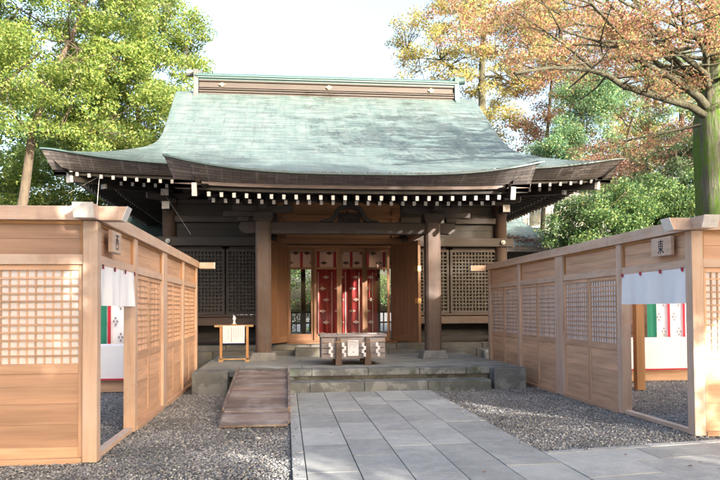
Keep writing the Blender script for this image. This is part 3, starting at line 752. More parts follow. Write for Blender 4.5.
    # open plank door leaves (swing outwards)
    for s in (-1, 1):
        hx = XC + s * 1.47; ang = rad(22)   # from straight-out
        dirv = Vector((s * math.sin(ang), -math.cos(ang), 0)); nrm = Vector((math.cos(ang) * -s, -math.sin(ang), 0))
        org = Vector((hx, Y0 - .26, 0)); W = 1.40
        def P(u, v, d): q = org + dirv * u + nrm * d; return (q.x, q.y, v)
        mb = MB()
        def lb(u0, u1, z0, z1, d0, d1, ax=None):
            c = [P(u0, z0, d0), P(u1, z0, d0), P(u1, z0, d1), P(u0, z0, d1), P(u0, z1, d0), P(u1, z1, d0), P(u1, z1, d1), P(u0, z1, d1)]
            if s > 0: c = [c[3], c[2], c[1], c[0], c[7], c[6], c[5], c[4]]
            mb.hexa(c, 0, ax)
        for k in range(4): lb(.1 + k * (W - .2) / 4 + .002, .1 + (k + 1) * (W - .2) / 4 - .002, .9, 3.3, -.02, .02)
        lf = mb.build('door_leaf', M['door_wood'], hall)
        mb = MB(); lb(0, .099, .72, 3.42, -.04, .04); lb(W - .1, W, .72, 3.42, -.04, .04); lb(.1, W - .101, .72, .9, -.035, .035); lb(.1, W - .101, 3.3, 3.42, -.035, .035)
        mb.build('leaf_frame', M['door_wood'], lf, .005)
        for z in (1.75, 2.6):
            mb = MB(); lb(W - .16, W + .004, z, z + .14, -.05, .05); mb.build('hinge_plate', M['iron'] if s < 0 else M['gold'], lf)
hall_body()
# weathervane-thin lightning wire at the left corner
mb = MB(); mb.tube([(-4.6, 17.4, 4.95), (-4.6, 17.2, 4.2)], .008, 5, smooth=False); mb.tube([(-4.6, 17.4, 4.95), (-5.4, 17.6, 4.55)], .006, 5); mb.build('lightning_wire', M['wire'], hall)
mb = MB(); mb.tube([(-3.2, 17.9, 4.75), (-2.6, 19.0, 3.7)], .008, 5); mb.build('lightning_wire', M['wire'], hall)

# ------------------------------------------------------------------ hanging cloths inside the hall
def diamond_crest(mb, x, y, z, r, nrm_y=-1):
    d = .004
    for (dx, dz, q) in ((0, 0, .30), (-.62, 0, .30), (.62, 0, .30), (0, .34, .24), (0, -.34, .24), (-.3, .2, .2), (.3, .2, .2), (-.3, -.2, .2), (.3, -.2, .2)):
        mb.prism([(0, -q * r * .8), (q * r * 1.3, 0), (0, q * r * .8), (-q * r * 1.3, 0)], lambda u, v, dd: (x + dx * r + u, y + dd, z + dz * r + v), -d, 0)
def hall_cloths():
    t = thing('door_curtain', 'short pink curtain with brown diamond crests hung behind the glass doors', 'curtain', (XC, 19.6, 3.4))
    mb = MB(); pr = MB(); rd = MB()
    x = -1.5; k = 0
    while x < 1.45:
        mb.box(x, x + .40, 0, .01, -.62, 0.02)
        diamond_crest(pr, x + .12 if k % 2 else x + .28, -.002, -.17, .10); diamond_crest(pr, x + .28 if k % 2 else x + .12, -.002, -.45, .10)
        rd.box(x + .415, x + .465, -.004, .004, -.70, .02); x += .48; k += 1
    mb.build('cloth', M['pink_cloth'], t); pr.build('crest_print', M['brown_print'], t); rd.build('red_ribbon', M['red'], t)
    t = thing('red_curtain', 'deep red brocade curtain with pale flower crests inside the hall', 'curtain', (1.72, 19.95, .7))
    mb = MB(); pr = MB(); n = 64; wdt = 1.95
    for i in range(n):
        a = -wdt / 2 + wdt * i / n; b = a + wdt / n; fa = .05 * math.sin(a * 26); fb2 = .05 * math.sin(b * 26)
        mb.quad([(a, fa, 0), (b, fb2, 0), (b, fb2, 2.2), (a, fa, 2.2)], smooth=True)
    rng = random.Random(8)
    for i in range(4):
        for j in range(6):
            diamond_crest(pr, -.66 + i * .44 + (j % 2) * .1, -.062, .2 + j * .33, .10)
    for i in range(5): pr.box(-.80 + i * .40, -.775 + i * .40, -.066, -.056, .05, 2.0)
    mb.build('cloth', M['red_panel'], t); pr.build('crest_print', M['pale_print'], t)
hall_cloths()

# ------------------------------------------------------------------ offering box
def offering_box():
    t = thing('offering_box', 'weathered grey wooden offering box with white paper streamers on the stone platform', 'offering box', (1.42, 14.85, .415))
    mb = MB(); W, D = .68, .42
    for k in range(4):
        z = .14 + k * .115; mb.box(-W, W, -D, -D + .05, z, z + .109); mb.box(-W, W, D - .05, D, z, z + .109)
        mb.box(-W + .0, -W + .05, -D + .051, D - .051, z, z + .109); mb.box(W - .05, W, -D + .051, D - .051, z, z + .109)
    mb.box(-W + .05, W - .05, -D + .05, D - .05, .14, .16)
    mb.build('body', M['grey_wood'], t, .005)
    mb = MB(); mb.box(-W - .03, W + .03, -D - .03, -D + .06, .602, .655); mb.box(-W - .03, W + .03, D - .06, D + .03, .602, .655); mb.box(-W - .03, -W + .06, -D + .061, D - .061, .602, .655); mb.box(W - .06, W + .03, -D + .061, D - .061, .602, .655)
    mb.build('rim', M['grey_wood'], t, .006)
    mb = MB(); x = -W + .12
    while x < W - .1: mb.bar((x, -D + .06, .615), (x, D - .06, .615), .045, .045); x += .095
    mb.build('top_slats', M['grey_wood'], t)
    for x in (-.32, .30):
        for y, s in ((-D - .045, 1), (D + .045, -1)):
            mb = MB(); mb.hexa([(x - .07, y - .05, 0), (x + .07, y - .05, 0), (x + .07, y + .045, 0), (x - .07, y + .045, 0), (x - .045, y - .045, .60), (x + .045, y - .045, .60), (x + .045, y + .045, .60), (x - .045, y + .045, .60)])
            mb.build('leg', M['column_wood'], t, .005)
    mb = MB()      # side board ends
    for s in (-1, 1):
        for k in range(4): z = .245 + k * .115; mb.box(s * (W - .09) - .07, s * (W - .09) + .07, -D - .006, -D - .001, z, z + .014)
    mb.build('board_joints', M['beam_wood'], t)
    # rope and zigzag paper streamers
    mb = MB(); mb.tube([(x, -D - .10, .50 - .012 * math.sin((x + W) * 9)) for x in np.linspace(-W, W, 24)], .007, 6); mb.build('rope', M['gold_wood'], t)
    for x in (-.50, -.22, .20, .50):
        mb = MB(); y = -D - .115; z = .49; dx = 0
        for k in range(4):
            a = x - .035 + (.035 if k % 2 else 0); mb.hexa([(a, y, z - .085), (a + .05, y, z - .095), (a + .05, y + .003, z - .095), (a, y + .003, z - .085), (a + .005, y - .01, z), (a + .055, y - .01, z - .01), (a + .055, y - .007, z - .01), (a + .005, y - .007, z)]); z -= .07
        mb.build('paper_streamer', M['paper'], t)
    mb = MB(); mb.box(-.125, .105, -D - .03, -D - .015, .20, .53); nt_ = mb.build('notice', M['paper'], t)
    mb = MB(); rng = random.Random(3)
    for i in range(6):
        for j in range(rng.choice([3, 4, 5])):
            mb.box(.075 - i * .033 - .008, .075 - i * .033 + .002, -D - .033, -D - .031, .50 - j * .028 - .014, .50 - j * .028)
    mb.box(-.02, .01, -D - .033, -D - .031, .27, .29); mb.build('writing', M['grey_print'], nt_)
offering_box()

# ------------------------------------------------------------------ notice stand
def notice_stand():
    t = thing('notice_stand', 'slim wooden stand holding a white notice sheet, topped by a small white figure', 'notice stand', (-1.20, 16.0, .412))
    for x in (-.30, .30): one('leg', lambda m: m.box(x - .03, x + .03, -.02, .02, .05, .80), M['cedar_orange'], t, .003); one('foot', lambda m: m.box(x - .055, x + .055, -.14, .14, 0, .05), M['gold_wood'], t, .003)
    one('stretcher', lambda m: m.box(-.36, .40, -.02, .02, .045, .075), M['gold_wood'], t)
    one('top_bar', lambda m: m.box(-.45, .44, -.03, .03, .80, .85), M['gold_wood'], t, .004)
    s = one('notice', lambda m: m.box(-.26, .24, -.035, -.028, .43, .83), M['paper'], t)
    mb = MB(); rng = random.Random(6)
    for i, (x, h) in enumerate(((-.14, 5), (-.06, 13), (-.01, 9), (.04, 11), (.09, 10), (.14, 8), (.19, 9))):
        for j in range(h):
            mt = .022 if i < 2 else .012; z = .79 - j * .026
            if i == 0: z = .74 - j * .05
            mb.box(x - mt / 2, x + mt / 2, -.038, -.0355, z - .016, z); 
    mb.build('writing', M['ink'] if False else M['grey_print'], s)
    one('blue_border', lambda m: m.box(-.26, .24, -.036, -.027, .415, .428), plain('blue', (.06, .08, .35), .6), s)
    b = one('bracket', lambda m: m.box(-.06, .06, -.03, .03, .852, .875), M['gold_wood'], t)
    mb = MB(); mb.tube([(0, 0, .876), (0, 0, .89), (0, 0, .95), (0, 0, .985), (.0, 0, 1.0), (0, 0, 1.03), (0, 0, 1.05), (0, 0, 1.065)], [.035, .03, .02, .04, .042, .022, .03, .01], 10)
    mb.tube([(0, 0, .985), (.04, 0, 1.02)], [.015, .008], 6); mb.build('figure', M['ceramic'], t)
notice_stand()

# ------------------------------------------------------------------ wooden ramp
def wood_ramp():
    t = thing('wooden_ramp', 'grey brown plank ramp leading up to the stone platform', 'ramp', (-.43, 9.4, 0))
    mb = MB(); y0, y1, z0, z1 = 0., 4.0, .035, .45; n = 21
    for k in range(n):
        a, b = k / n, (k + 1) / n; g = .007
        ya, yb = y0 + (y1 - y0) * a + g, y0 + (y1 - y0) * b - g; za, zb = z0 + (z1 - z0) * a, z0 + (z1 - z0) * b; j = random.uniform(-.005, .005)
        mb.hexa([(-.48, ya, za - .03 + j), (.45, ya, za - .03 + j), (.45, yb, zb - .03 + j), (-.48, yb, zb - .03 + j), (-.48, ya, za + j), (.45, ya, za + j), (.45, yb, zb + j), (-.48, yb, zb + j)])
    mb.build('planks', M['ramp_wood'], t, .003)
    for x in (-.50, .47):
        mb = MB(); mb.bar((x, .85, z0 + .85 * .1037 - .0), (x, y1 + .03, z1 + .015), .04, .09); mb.build('side_rail', M['ramp_wood'], t, .004)
        mb = MB(); mb.hexa([(x - .02, .3, -.015), (x + .02, .3, -.015), (x + .02, y1, -.015), (x - .02, y1, -.015), (x - .02, .3, .03), (x + .02, .3, .03), (x + .02, y1, .37), (x - .02, y1, .37)]); mb.build('stringer', M['ramp_wood'], t)
wood_ramp()

# ------------------------------------------------------------------ booth walls of new cedar
CAPZ = (2.57, 2.72)
def fence(name, label, org, rz, posts, bays, cap0, cap1, tips=(0, 0), mirror=False, wmat='cedar'):
    t = thing(name, label, 'wooden wall', (org[0], org[1], 0), rz)
    for p in posts:
        w_ = p[1] if isinstance(p, tuple) else .15; x = p[0] if isinstance(p, tuple) else p
        one('post', lambda m: m.box(x - w_ / 2, x + w_ / 2, -.075, .075, .0, CAPZ[0] - .002, axis=2), M['cedar_grey'], t, .006)
    c = one('cap_rail', lambda m: m.box(cap0, cap1, -.10, .10, CAPZ[0], CAPZ[1], axis=0), M['cedar_grey'], t, .006)
    for side, x in ((0, cap0), (1, cap1)):
        if tips[side]:
            s = 1 if side else -1; mb = MB(); k = .06
            # slanted cut, painted white
            P = [(0, CAPZ[0] + .002), (s * .03, CAPZ[0] + .002), (s * (.03 + k), CAPZ[1] - .002), (0, CAPZ[1] - .002)]
            if s < 0: P = P[::-1]
            e = MB(); e.prism(P, lambda u, v, d: (x + u, d, v), -.098, .098); e.build('cap_end', M['cedar_grey'], c)
            e = MB(); q = [(s * .031, CAPZ[0] - .001), (s * .04, CAPZ[0] - .001), (s * (.04 + k), CAPZ[1] + .001), (s * (.031 + k), CAPZ[1] + .001)]
            if s < 0: q = q[::-1]
            e.prism(q, lambda u, v, d: (x + u, d, v), -.102, .102); e.build('painted_end', M['paint_end'], c)
    for (a, b, kind) in bays:
        mb = MB(); zz = [2.21, 2.38, 2.568]
        for k in range(2): mb.box(a, b, -.02, .018, zz[k], zz[k + 1] - .003, axis=0)
        up = mb.build('upper_panel', M[wmat], t)
        mb = MB(); mb.box(a, b, .018, .045, 2.535, 2.568); mb.box(a, a + .03, .018, .045, 2.212, 2.534, axis=2); mb.box(b - .03, b, .018, .045, 2.212, 2.534, axis=2); mb.build('trim', M['cedar_orange'], up)
        one('rail', lambda m: m.box(a, b, -.06, .06, 2.10, 2.208, axis=0), M['cedar_grey'], t, .005)
        if kind == 'door':
            one('sill', lambda m: (m.box(a, b, -.05, .05, .0, .055, axis=0),), M['cedar_grey'], t, .004); continue
        one('ground_rail', lambda m: m.box(a, b, -.07, .09, -.01, .05, axis=0), M['cedar'], t, .004)
        mid = (a + b) / 2
        for q, (c0, c1) in enumerate(((a + .003, mid + .02), (mid + .022, b - .003))):
            y0 = 0.0 if q == 0 else .006
            d = one('sliding_panel', lambda m: (m.box(c0, c0 + .045, y0, y0 + .035, .05, 2.098, axis=2), m.box(c1 - .045, c1, y0, y0 + .035, .05, 2.098, axis=2), m.box(c0 + .046, c1 - .046, y0, y0 + .034, 2.04, 2.098, axis=0),
                    m.box(c0 + .046, c1 - .046, y0, y0 + .034, .94, 1.045, axis=0), m.box(c0 + .046, c1 - .046, y0, y0 + .034, .05, .165, axis=0)), M['cedar'], t, .003)
            mb = MB(); n = 4; zs = [.166, .40, .62, .80, .939]
            for k in range(n): mb.box(c0 + .046, c1 - .046, y0 + .005, y0 + .020, zs[k], zs[k + 1] - .002, axis=0)
            mb.build('lower_boards', M[wmat], d)
            mb = MB(); A, B = c0 + .045, c1 - .045; nx = max(3, int(round((B - A) / .086))); nz = 12
            for i in range(1, nx): x = A + (B - A) * i / nx; mb.box(x - .0095, x + .0095, y0 + .008, y0 + .018, 1.045, 2.04, axis=2)
            for i in range(1, nz): z = 1.045 + .995 * i / nz; mb.box(A, B, y0 + .012, y0 + .022, z - .0095, z + .0095, axis=0)
            mb.build('lattice', M['cedar'], d)
            bx('paper', (A, B, y0 + .004, y0 + .007, 1.03, 2.05), M['paper_lilac'], d)
    return t
# left side wall: local x runs from the far end to the near corner
Lf = lambda Y: 15.76 - Y
fence('booth_wall', 'cedar lattice wall with a curtained doorway along the left of the forecourt', (-2.075, 15.76), -PI / 2,
      [Lf(15.68), Lf(13.7), (Lf(11.62), .36), Lf(9.41), Lf(7.575)],
      [(Lf(15.605), Lf(13.775), 'p'), (Lf(13.625), Lf(11.80), 'p'), (Lf(11.44), Lf(9.485), 'p'), (Lf(9.335), Lf(7.65), 'door')], -.06, Lf(7.30), (0, 1))
fence('booth_wall', 'cedar lattice wall facing the viewer at the left edge', (-2.15, 7.575), PI,
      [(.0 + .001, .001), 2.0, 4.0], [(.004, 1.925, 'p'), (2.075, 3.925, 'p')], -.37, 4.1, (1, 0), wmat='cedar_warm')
fence('booth_wall', 'cedar lattice wall with a curtained doorway along the right of the forecourt', (5.125, 8.0), PI / 2,
      [.075, 1.9, (4.2, .36), 6.42, 8.6], [(.15, 1.825, 'door'), (1.975, 4.02, 'p'), (4.38, 6.345, 'p'), (6.495, 8.525, 'p')], -.22, 8.72, (1, 0))
fence('booth_wall', 'cedar lattice wall facing the viewer at the right edge', (9.2, 8.075), PI,
      [(3.999, .001), 2.0, 0.0], [(2.075, 3.996, 'p'), (.075, 1.925, 'p')], -.1, 4.36, (0, 1))
# short cap pieces where the far ends return
for i, (xa, xb, y, lab) in enumerate(((-1.96, -1.62, 15.78, 'short cedar beam end sticking out at the far end of the left wall'), (4.62, 5.0, 16.72, 'short cedar beam end sticking out at the far end of the right wall'))):
    o = thing('beam_stub', lab, 'beam end', (xa, y, 2.6)); one('beam', lambda m: m.box(0, xb - xa, -.07, .07, -.05, .09), M['cedar_grey'], o, .005)
    q = (xb - xa) if i == 0 else 0; one('painted_end', lambda m: m.box(q - .006, q + .006, -.073, .073, -.052, .092), M['paint_end'], o)

# glyph strokes (unit square 0..1, x right, y up)
EAST = [((.12, .86), (.88, .86), .07), ((.5, 1.0), (.5, .0), .08), ((.22, .72), (.22, .36), .07), ((.78, .72), (.78, .36), .07), ((.22, .72), (.78, .72), .06), ((.22, .54), (.78, .54), .055), ((.22, .36), (.78, .36), .06), ((.46, .34), (.10, .06), .08), ((.54, .34), (.92, .06), .09)]
WEST = [((.08, .9), (.92, .9), .08), ((.18, .66), (.18, .04), .08), ((.82, .66), (.82, .04), .08), ((.18, .66), (.82, .66), .07), ((.18, .1), (.82, .1), .07), ((.40, .9), (.38, .5), .07), ((.38, .5), (.26, .34), .07), ((.60, .9), (.60, .42), .07), ((.60, .42), (.76, .40), .06)]
def sign(label, org, rz, w_, h_, glyph, gw, gh):
    t = thing('sign_board', label, 'sign', org, rz)
    one('board', lambda m: m.box(-w_ / 2, w_ / 2, 0, .05, -h_ / 2, h_ / 2, axis=0), M['cedar_grey'], t, .006)
    mb = MB()
    for a, b, s in glyph:
        A = Vector(((a[0] - .5) * gw, .0515, (a[1] - .5) * gh)); B = Vector(((b[0] - .5) * gw, .0515, (b[1] - .5) * gh))
        # local x must read left-to-right seen from +y : mirror
        A.x, B.x = -A.x, -B.x; d = (B - A).normalized() * s * gw * .35
        mb.bar(A - d, B + d, .003, s * gw * 1.15, up=(0, 0, 1)) if abs((B - A).normalized().z) < .9 else mb.box(A.x - s * gw * .55, A.x + s * gw * .55, .050, .053, min(A.z, B.z), max(A.z, B.z))
    mb.build('lettering', M['ink'], t)
sign('cedar sign with the character for east over the right doorway', (5.05, 8.62, 2.415), PI / 2, .48, .25, EAST, .16, .19)
sign('cedar sign with the character for west over the left doorway', (-2.0, 8.14, 2.395), -PI / 2, .42, .25, WEST, .16, .19)

# curtains in the doorways, inner curtains, tables
def drape(mb, x0, x1, z0, z1, amp, k, y=0, n=40, ph=0, nz=10):
    for i in range(n):
        a = x0 + (x1 - x0) * i / n; b = x0 + (x1 - x0) * (i + 1) / n
        for j in range(nz):
            za, zb = z0 + (z1 - z0) * j / nz, z0 + (z1 - z0) * (j + 1) / nz
            Y = lambda x, z: y + amp * (math.sin(x * k + ph) + .5 * math.sin(x * k * 2.3 + 1 + ph + z)) * (1 - .85 * (z - z0) / (z1 - z0))
            mb.quad([(a, Y(a, za), za), (b, Y(b, za), za), (b, Y(b, zb), zb), (a, Y(a, zb), zb)], smooth=True)
def weld(o, d=.0005):
    import bmesh
    bm = bmesh.new(); bm.from_mesh(o.data); bmesh.ops.remove_doubles(bm, verts=bm.verts, dist=d); bm.to_mesh(o.data); bm.free(); return o
def door_noren(label, org, rz, w_, drop):
    t = thing('doorway_curtain', label, 'curtain', org, rz)
    mb = MB(); drape(mb, -w_ / 2, w_ / 2, -drop, 0, .034, 7.5, nz=8); weld(mb.build('cloth', M['cloth_white'], t))
    n = 4
    for i in range(n):
        x = -w_ / 2 + .05 + (w_ - .10) * i / (n - 1)
        one('tie', lambda m: m.box(x - .013, x + .011, .012, .024, -.04, .012), M['red'], t); one('tie', lambda m: m.box(x + .013, x + .024, .012, .024, -.03, .012), M['black'], t)
    return t
door_noren('short plain white curtain with red ties in the right doorway', (5.06, 8.98, 2.10), PI / 2, 1.66, .45)
door_noren('short plain white curtain with red ties in the left doorway', (-2.01, 8.49, 2.10), -PI / 2, 1.66, .44)

GRX = 8.30
def stripe_curtain(label, org, w_, h_, n, group, green_first):
    t = thing('striped_curtain', label, 'curtain', org)
    mb = MB(); drape(mb, 0, w_, 0, h_, .018, 9, n=80, nz=6); rb = MB(); pr = mb
    for i in range(n + 1):
        x = w_ * i / n; rb.box(x - .03, x + .03, -.05, -.043, 0, h_); 
    for i in range(n):
        for j in range(5): 
            x = w_ * (i + .35 + .3 * (j % 2)) / n; z = .15 + j * .34
            for dz in (-.07, 0, .07):
                for dx in (-.035, .035) if dz == 0 else (0,):
                    pr.prism([(0, -.034), (.026, 0), (0, .034), (-.026, 0)], lambda u, v, d: (x + dx + u, d, z + dz + v), -.05, -.046, 1)
    weld(mb.build('cloth', [M['cloth_white'], M['grey_print']], t)); rb.build('red_stripe', M['red'], t)
stripe_curtain('white curtain with red stripes and grey crests behind the right booth table', (GRX + .2, 15.05, .55), 2.6, 1.9, 7, None, True)
stripe_curtain('white curtain with red stripes and grey crests behind the left booth table', (-5.2, 15.05, .55), 2.9, 1.9, 8, None, False)
for lab, x in (('dark green cloth hanging beside the striped curtain in the right booth', GRX), ('dark green cloth hanging beside the striped curtain in the left booth', -4.0)):
    t = thing('green_curtain', lab, 'curtain', (x, 14.93, .55)); mb = MB(); drape(mb, 0, .22, 0, 1.75, .02, 18, n=16, nz=4); weld(mb.build('cloth', M['green_cloth'], t))
def booth_table(where, x0, x1, y):
    t = thing('display_table', 'low wooden table under a white cloth in the %s booth' % where, 'table', ((x0 + x1) / 2, y + .4, 0)); hw = (x1 - x0) / 2
    one('base_board', lambda m: m.box(-hw, hw, -.36, .36, .0, .28, axis=0), M['cedar'], t, .004)
    one('table_top', lambda m: m.box(-hw, hw, -.40, .40, .86, .9, axis=0), M['cedar'], t, .004)
    for sx in (-1, 1):
        for sy in (-1, 1): one('leg', lambda m: m.box(sx * (hw - .06) - .03, sx * (hw - .06) + .03, sy * .3 - .03, sy * .3 + .03, .28, .86, axis=2), M['cedar'], t)
    c = thing('tablecloth', 'white cloth draped to near the ground over the %s booth table' % where, 'tablecloth', ((x0 + x1) / 2, y + .4, 0))
    mb = MB(); drape(mb, -hw - .01, hw + .01, .27, .91, .02, 3.1, -.425, n=50, nz=6); mb.quad([(-hw - .01, -.425, .91), (hw + .01, -.425, .91), (hw + .01, .41, .915), (-hw - .01, .41, .915)])
    o = mb.build('cloth', M['cloth_white'], c); one('red_hem', lambda m: m.box(-hw, hw, -.47, -.43, .245, .272), M['red'], c)
booth_table('right', 6.75, 10.2, 14.1)
booth_table('left', -5.2, -2.3, 13.9)
# inner timber frame of the right booth
t = thing('timber_frame', 'orange cedar posts with a low rail just inside the right doorway', 'timber frame', (6.5, 12.55, 0))
for x, y, w_ in ((0, 0, .12), (.26, .02, .17)): one('post', lambda m: m.box(x, x + w_, y, y + .14, 0, 2.3, axis=2), M['cedar_orange'], t, .005)
one('rail', lambda m: m.box(-.3, .0, .04, .10, .84, .89), M['cedar_orange'], t, .004)
# dark back enclosures of both booths
for lab, x0, x1 in (('plain dark board wall closing the right booth at the back', 6.2, 10.6), ('plain dark board wall closing the left booth at the back', -5.6, -2.3)):
    t = thing('back_wall', lab, 'wooden wall', (x0, 15.7, 0)); mb = MB()
    for k in range(10): mb.box(0, x1 - x0, 0, .04, k * .24, k * .24 + .236, axis=0)
    mb.build('boards', M['cedar'], t); one('post', lambda m: m.box(0, .1, -.06, .0, 0, 2.4, axis=2), M['cedar'], t)

# ------------------------------------------------------------------ side wings
def wing(where, xc, half, y, s):
    t = thing('side_wing', 'lower side building with a green copper hipped roof to the %s of the hall' % where, 'building', (xc, y, 0))
    z0, z1 = 4.0, 6.2; D = 3.0
    hx = lambda k: half - k * (half - max(half - 2.4, .5))
    nx, ny = 24, 14; 
    def H(x, y_):
        d = np.minimum(half - abs(x), D - abs(y_)); return z0 + .55 * d + .05 * d * d + .25 * np.clip(1 - (half - abs(x)) / 1.2, 0, 1) ** 2 * np.clip(1 - (D - abs(y_)) / 1.2, 0, 1)
    X = np.linspace(-half, half, 41); Y = np.linspace(-D, D, 31)
    o = grid_mesh('roof', list(X), list(Y), lambda a, b: (H(a, b), (D - abs(b)) < (half - abs(a))), M['copper'], t)
    one('eave', lambda m: (m.box(-half + .02, half - .02, -D + .02, -D + .2, z0 - .22, z0 + .03), m.box(-half + .02, -half + .2, -D + .21, D, z0 - .22, z0 + .03), m.box(half - .2, half - .02, -D + .21, D, z0 - .22, z0 + .03)), M['edge'], t)
    one('wall', lambda m: m.box(-half + .9, half - .9, -D + .9, D - .9, 0, z0 + .1), M['dark_wood'], t)
    mb = MB(); r = max(half - D, .4); zt = float(H(np.array(0.), np.array(0.)))
    mb.tube([(-r, 0, zt), (r, 0, zt)], .16, 12); mb.tube([(r + .15 * s, -.0, zt - .25), (r + .15 * s, 0, zt + .3)], [.18, .22], 12); 
    for sy in (-1,):
        mb.tube([(r, 0, zt), (half - 1.5, -D + 1.5, zt - .75), (half - 1.4, -D + 1.3, zt - .9)], [.1, .12, .14], 10)
    mb.build('ridge', M['verdigris'], t)
wing('right', 9.35, 2.15, 28.2, 1)
wing('left', -5.6, 2.9, 27.8, -1)
def pale_house():
    t = thing('pale_building', 'pale two storey building half hidden behind the trees at the right', 'building', (17, 42, 0))
    one('wall', lambda m: m.box(-4, 4, 0, 7, 0, 9.2), M['plaster'], t)
    for x in (-3.2, -1.6, 0, 1.6):
        for z in (4.2, 6.8):
            f = one('window', lambda m: m.box(x, x + 1.0, -.05, .0, z, z + 1.3), M['iron'], t); bx('pane', (x + .06, x + .94, -.06, -.051, z + .06, z + 1.24), plain('dark_pane', (.05, .07, .08), .1), f)
    one('roof', lambda m: m.box(-4.3, 4.3, -.4, 7.4, 9.2, 9.5), M['granite'], t)
pale_house()

# ------------------------------------------------------------------ trees
def leaf_mat(name, stops, trans=.45):
    m, nt, p = new_mat(name)
    g = N(nt, 'ShaderNodeNewGeometry')
    c = ramp(nt, g.outputs['Random Per Island'], stops)
    n = ramp(nt, noise(nt, g.outputs['Position'], .55, 3), [(.35, .72), (.65, 1.22)])
    c = mixc(nt, 1.0, c, n, 'MULTIPLY')
    L(nt, c, p.inputs['Base Color']); p.inputs['Roughness'].default_value = .5
    tr = N(nt, 'ShaderNodeBsdfTranslucent'); mx = N(nt, 'ShaderNodeMixShader'); mx.inputs[0].default_value = trans
    L(nt, c, tr.inputs[0]); L(nt, p.outputs[0], mx.inputs[1]); L(nt, tr.outputs[0], mx.inputs[2]); L(nt, mx.outputs[0], nt.nodes['Material Output'].inputs[0])
    return m
LM = {
 'lime': leaf_mat('lime_leaf', [(0, (.075, .145, .04)), (.4, (.16, .25, .06)), (.75, (.28, .36, .085)), (1, (.42, .43, .13))], .55),
 'green': leaf_mat('green_leaf', [(0, (.05, .11, .05)), (.5, (.085, .17, .06)), (.85, (.16, .25, .075)), (1, (.30, .33, .10))]),
 'deep': leaf_mat('deep_leaf', [(0, (.02, .045, .02)), (.6, (.04, .08, .03)), (1, (.09, .13, .05))]),
 'maple': leaf_mat('maple_leaf', [(0, (.22, .10, .08)), (.3, (.36, .17, .12)), (.6, (.43, .25, .15)), (.78, (.46, .38, .14)), (.88, (.26, .33, .12)), (1, (.13, .22, .08))], .55),
 'amber': leaf_mat('amber_leaf', [(0, (.16, .21, .07)), (.35, (.34, .34, .10)), (.7, (.48, .40, .14)), (1, (.42, .24, .15))], .5),
 'teal': leaf_mat('teal_leaf', [(0, (.06, .15, .09)), (.5, (.12, .24, .13)), (.85, (.20, .32, .14)), (1, (.38, .36, .12))], .5),
 'rust': leaf_mat('rust_leaf', [(0, (.20, .10, .08)), (.5, (.32, .17, .13)), (1, (.40, .26, .17))]),
}
def bark(name, c1, c2, moss=None):
    m, nt, p = new_mat(name)
    g = N(nt, 'ShaderNodeNewGeometry'); pos = g.outputs['Position']
    n1 = noise(nt, mapping(nt, pos, (11, 11, 1.8)), 1.0, 8, .75)
    c = mixc(nt, ramp(nt, n1, [(.35, 0.0), (.65, 1.0)]), c1, c2)
    if moss:
        n2 = noise(nt, mapping(nt, pos, (3.4, 3.4, .7)), 1.0, 8, .78); n3 = noise(nt, pos, 9, 4, .7); c = mixc(nt, ramp(nt, n2, [(.43, 0.0), (.55, .95)]), c, mixc(nt, n3, (moss[0] * .55, moss[1] * .6, moss[2]), (moss[0] * 1.5, moss[1] * 1.3, moss[2])))
    L(nt, c, p.inputs['Base Color']); p.inputs['Roughness'].default_value = .9; L(nt, bump(nt, n1, 1.0, .06), p.inputs['Normal']); return m
BK = bark('bark', (.045, .036, .028), (.125, .098, .072)); BKP = bark('pale_bark', (.07, .058, .042), (.17, .14, .10)); BKM = bark('mossy_bark', (.06, .05, .04), (.22, .20, .175), (.085, .19, .014)); BKG = bark('grey_green_bark', (.035, .034, .022), (.10, .095, .06))

def leaves_mesh(name, clumps, per, size, mat, parent, seed=0, flat=.55, aspect=.5):
    """clumps: array (n,4) centre+radius; each leaf a small folded quad"""
    rng = np.random.default_rng(seed); cl = np.asarray(clumps, float); n = len(cl)
    cnt = np.maximum(4, (per * (cl[:, 3] / cl[:, 3].mean()) ** 2).astype(int)); idx = np.repeat(np.arange(n), cnt); m = len(idx)
    d = rng.normal(size=(m, 3)); d /= np.linalg.norm(d, axis=1)[:, None]; r = rng.uniform(0, 1, m) ** .45
    P = cl[idx, :3] + d * (r * cl[idx, 3])[:, None] * np.array([1, 1, flat])
    nn = rng.normal(size=(m, 3)) + np.array([0, 0, .9]); nn /= np.linalg.norm(nn, axis=1)[:, None]
    t = np.cross(nn, rng.normal(size=(m, 3))); t /= np.linalg.norm(t, axis=1)[:, None]; b = np.cross(nn, t)
    s = size * rng.uniform(.6, 1.35, m)[:, None]
    V = np.stack([P - t * s, P + b * s * aspect, P + t * s, P - b * s * aspect], 1).reshape(-1, 3)
    me = bpy.data.meshes.new(name); me.vertices.add(len(V)); me.vertices.foreach_set('co', V.ravel().astype(np.float32))
    me.loops.add(4 * m); me.loops.foreach_set('vertex_index', np.arange(4 * m, dtype=np.int32)); me.polygons.add(m); me.polygons.foreach_set('loop_start', np.arange(0, 4 * m, 4, dtype=np.int32)); me.update(calc_edges=True)
    me.materials.append(mat); o = bpy.data.objects.new(name, me); COL.objects.link(o); o.parent = parent; return o
def wob(a, b, n, amp, rng):
    a = np.array(a, float); b = np.array(b, float); out = []
    for i in range(n + 1):
        t = i / n; p = a + (b - a) * t + rng.normal(size=3) * amp * math.sin(PI * t); out.append(tuple(p))
    return out
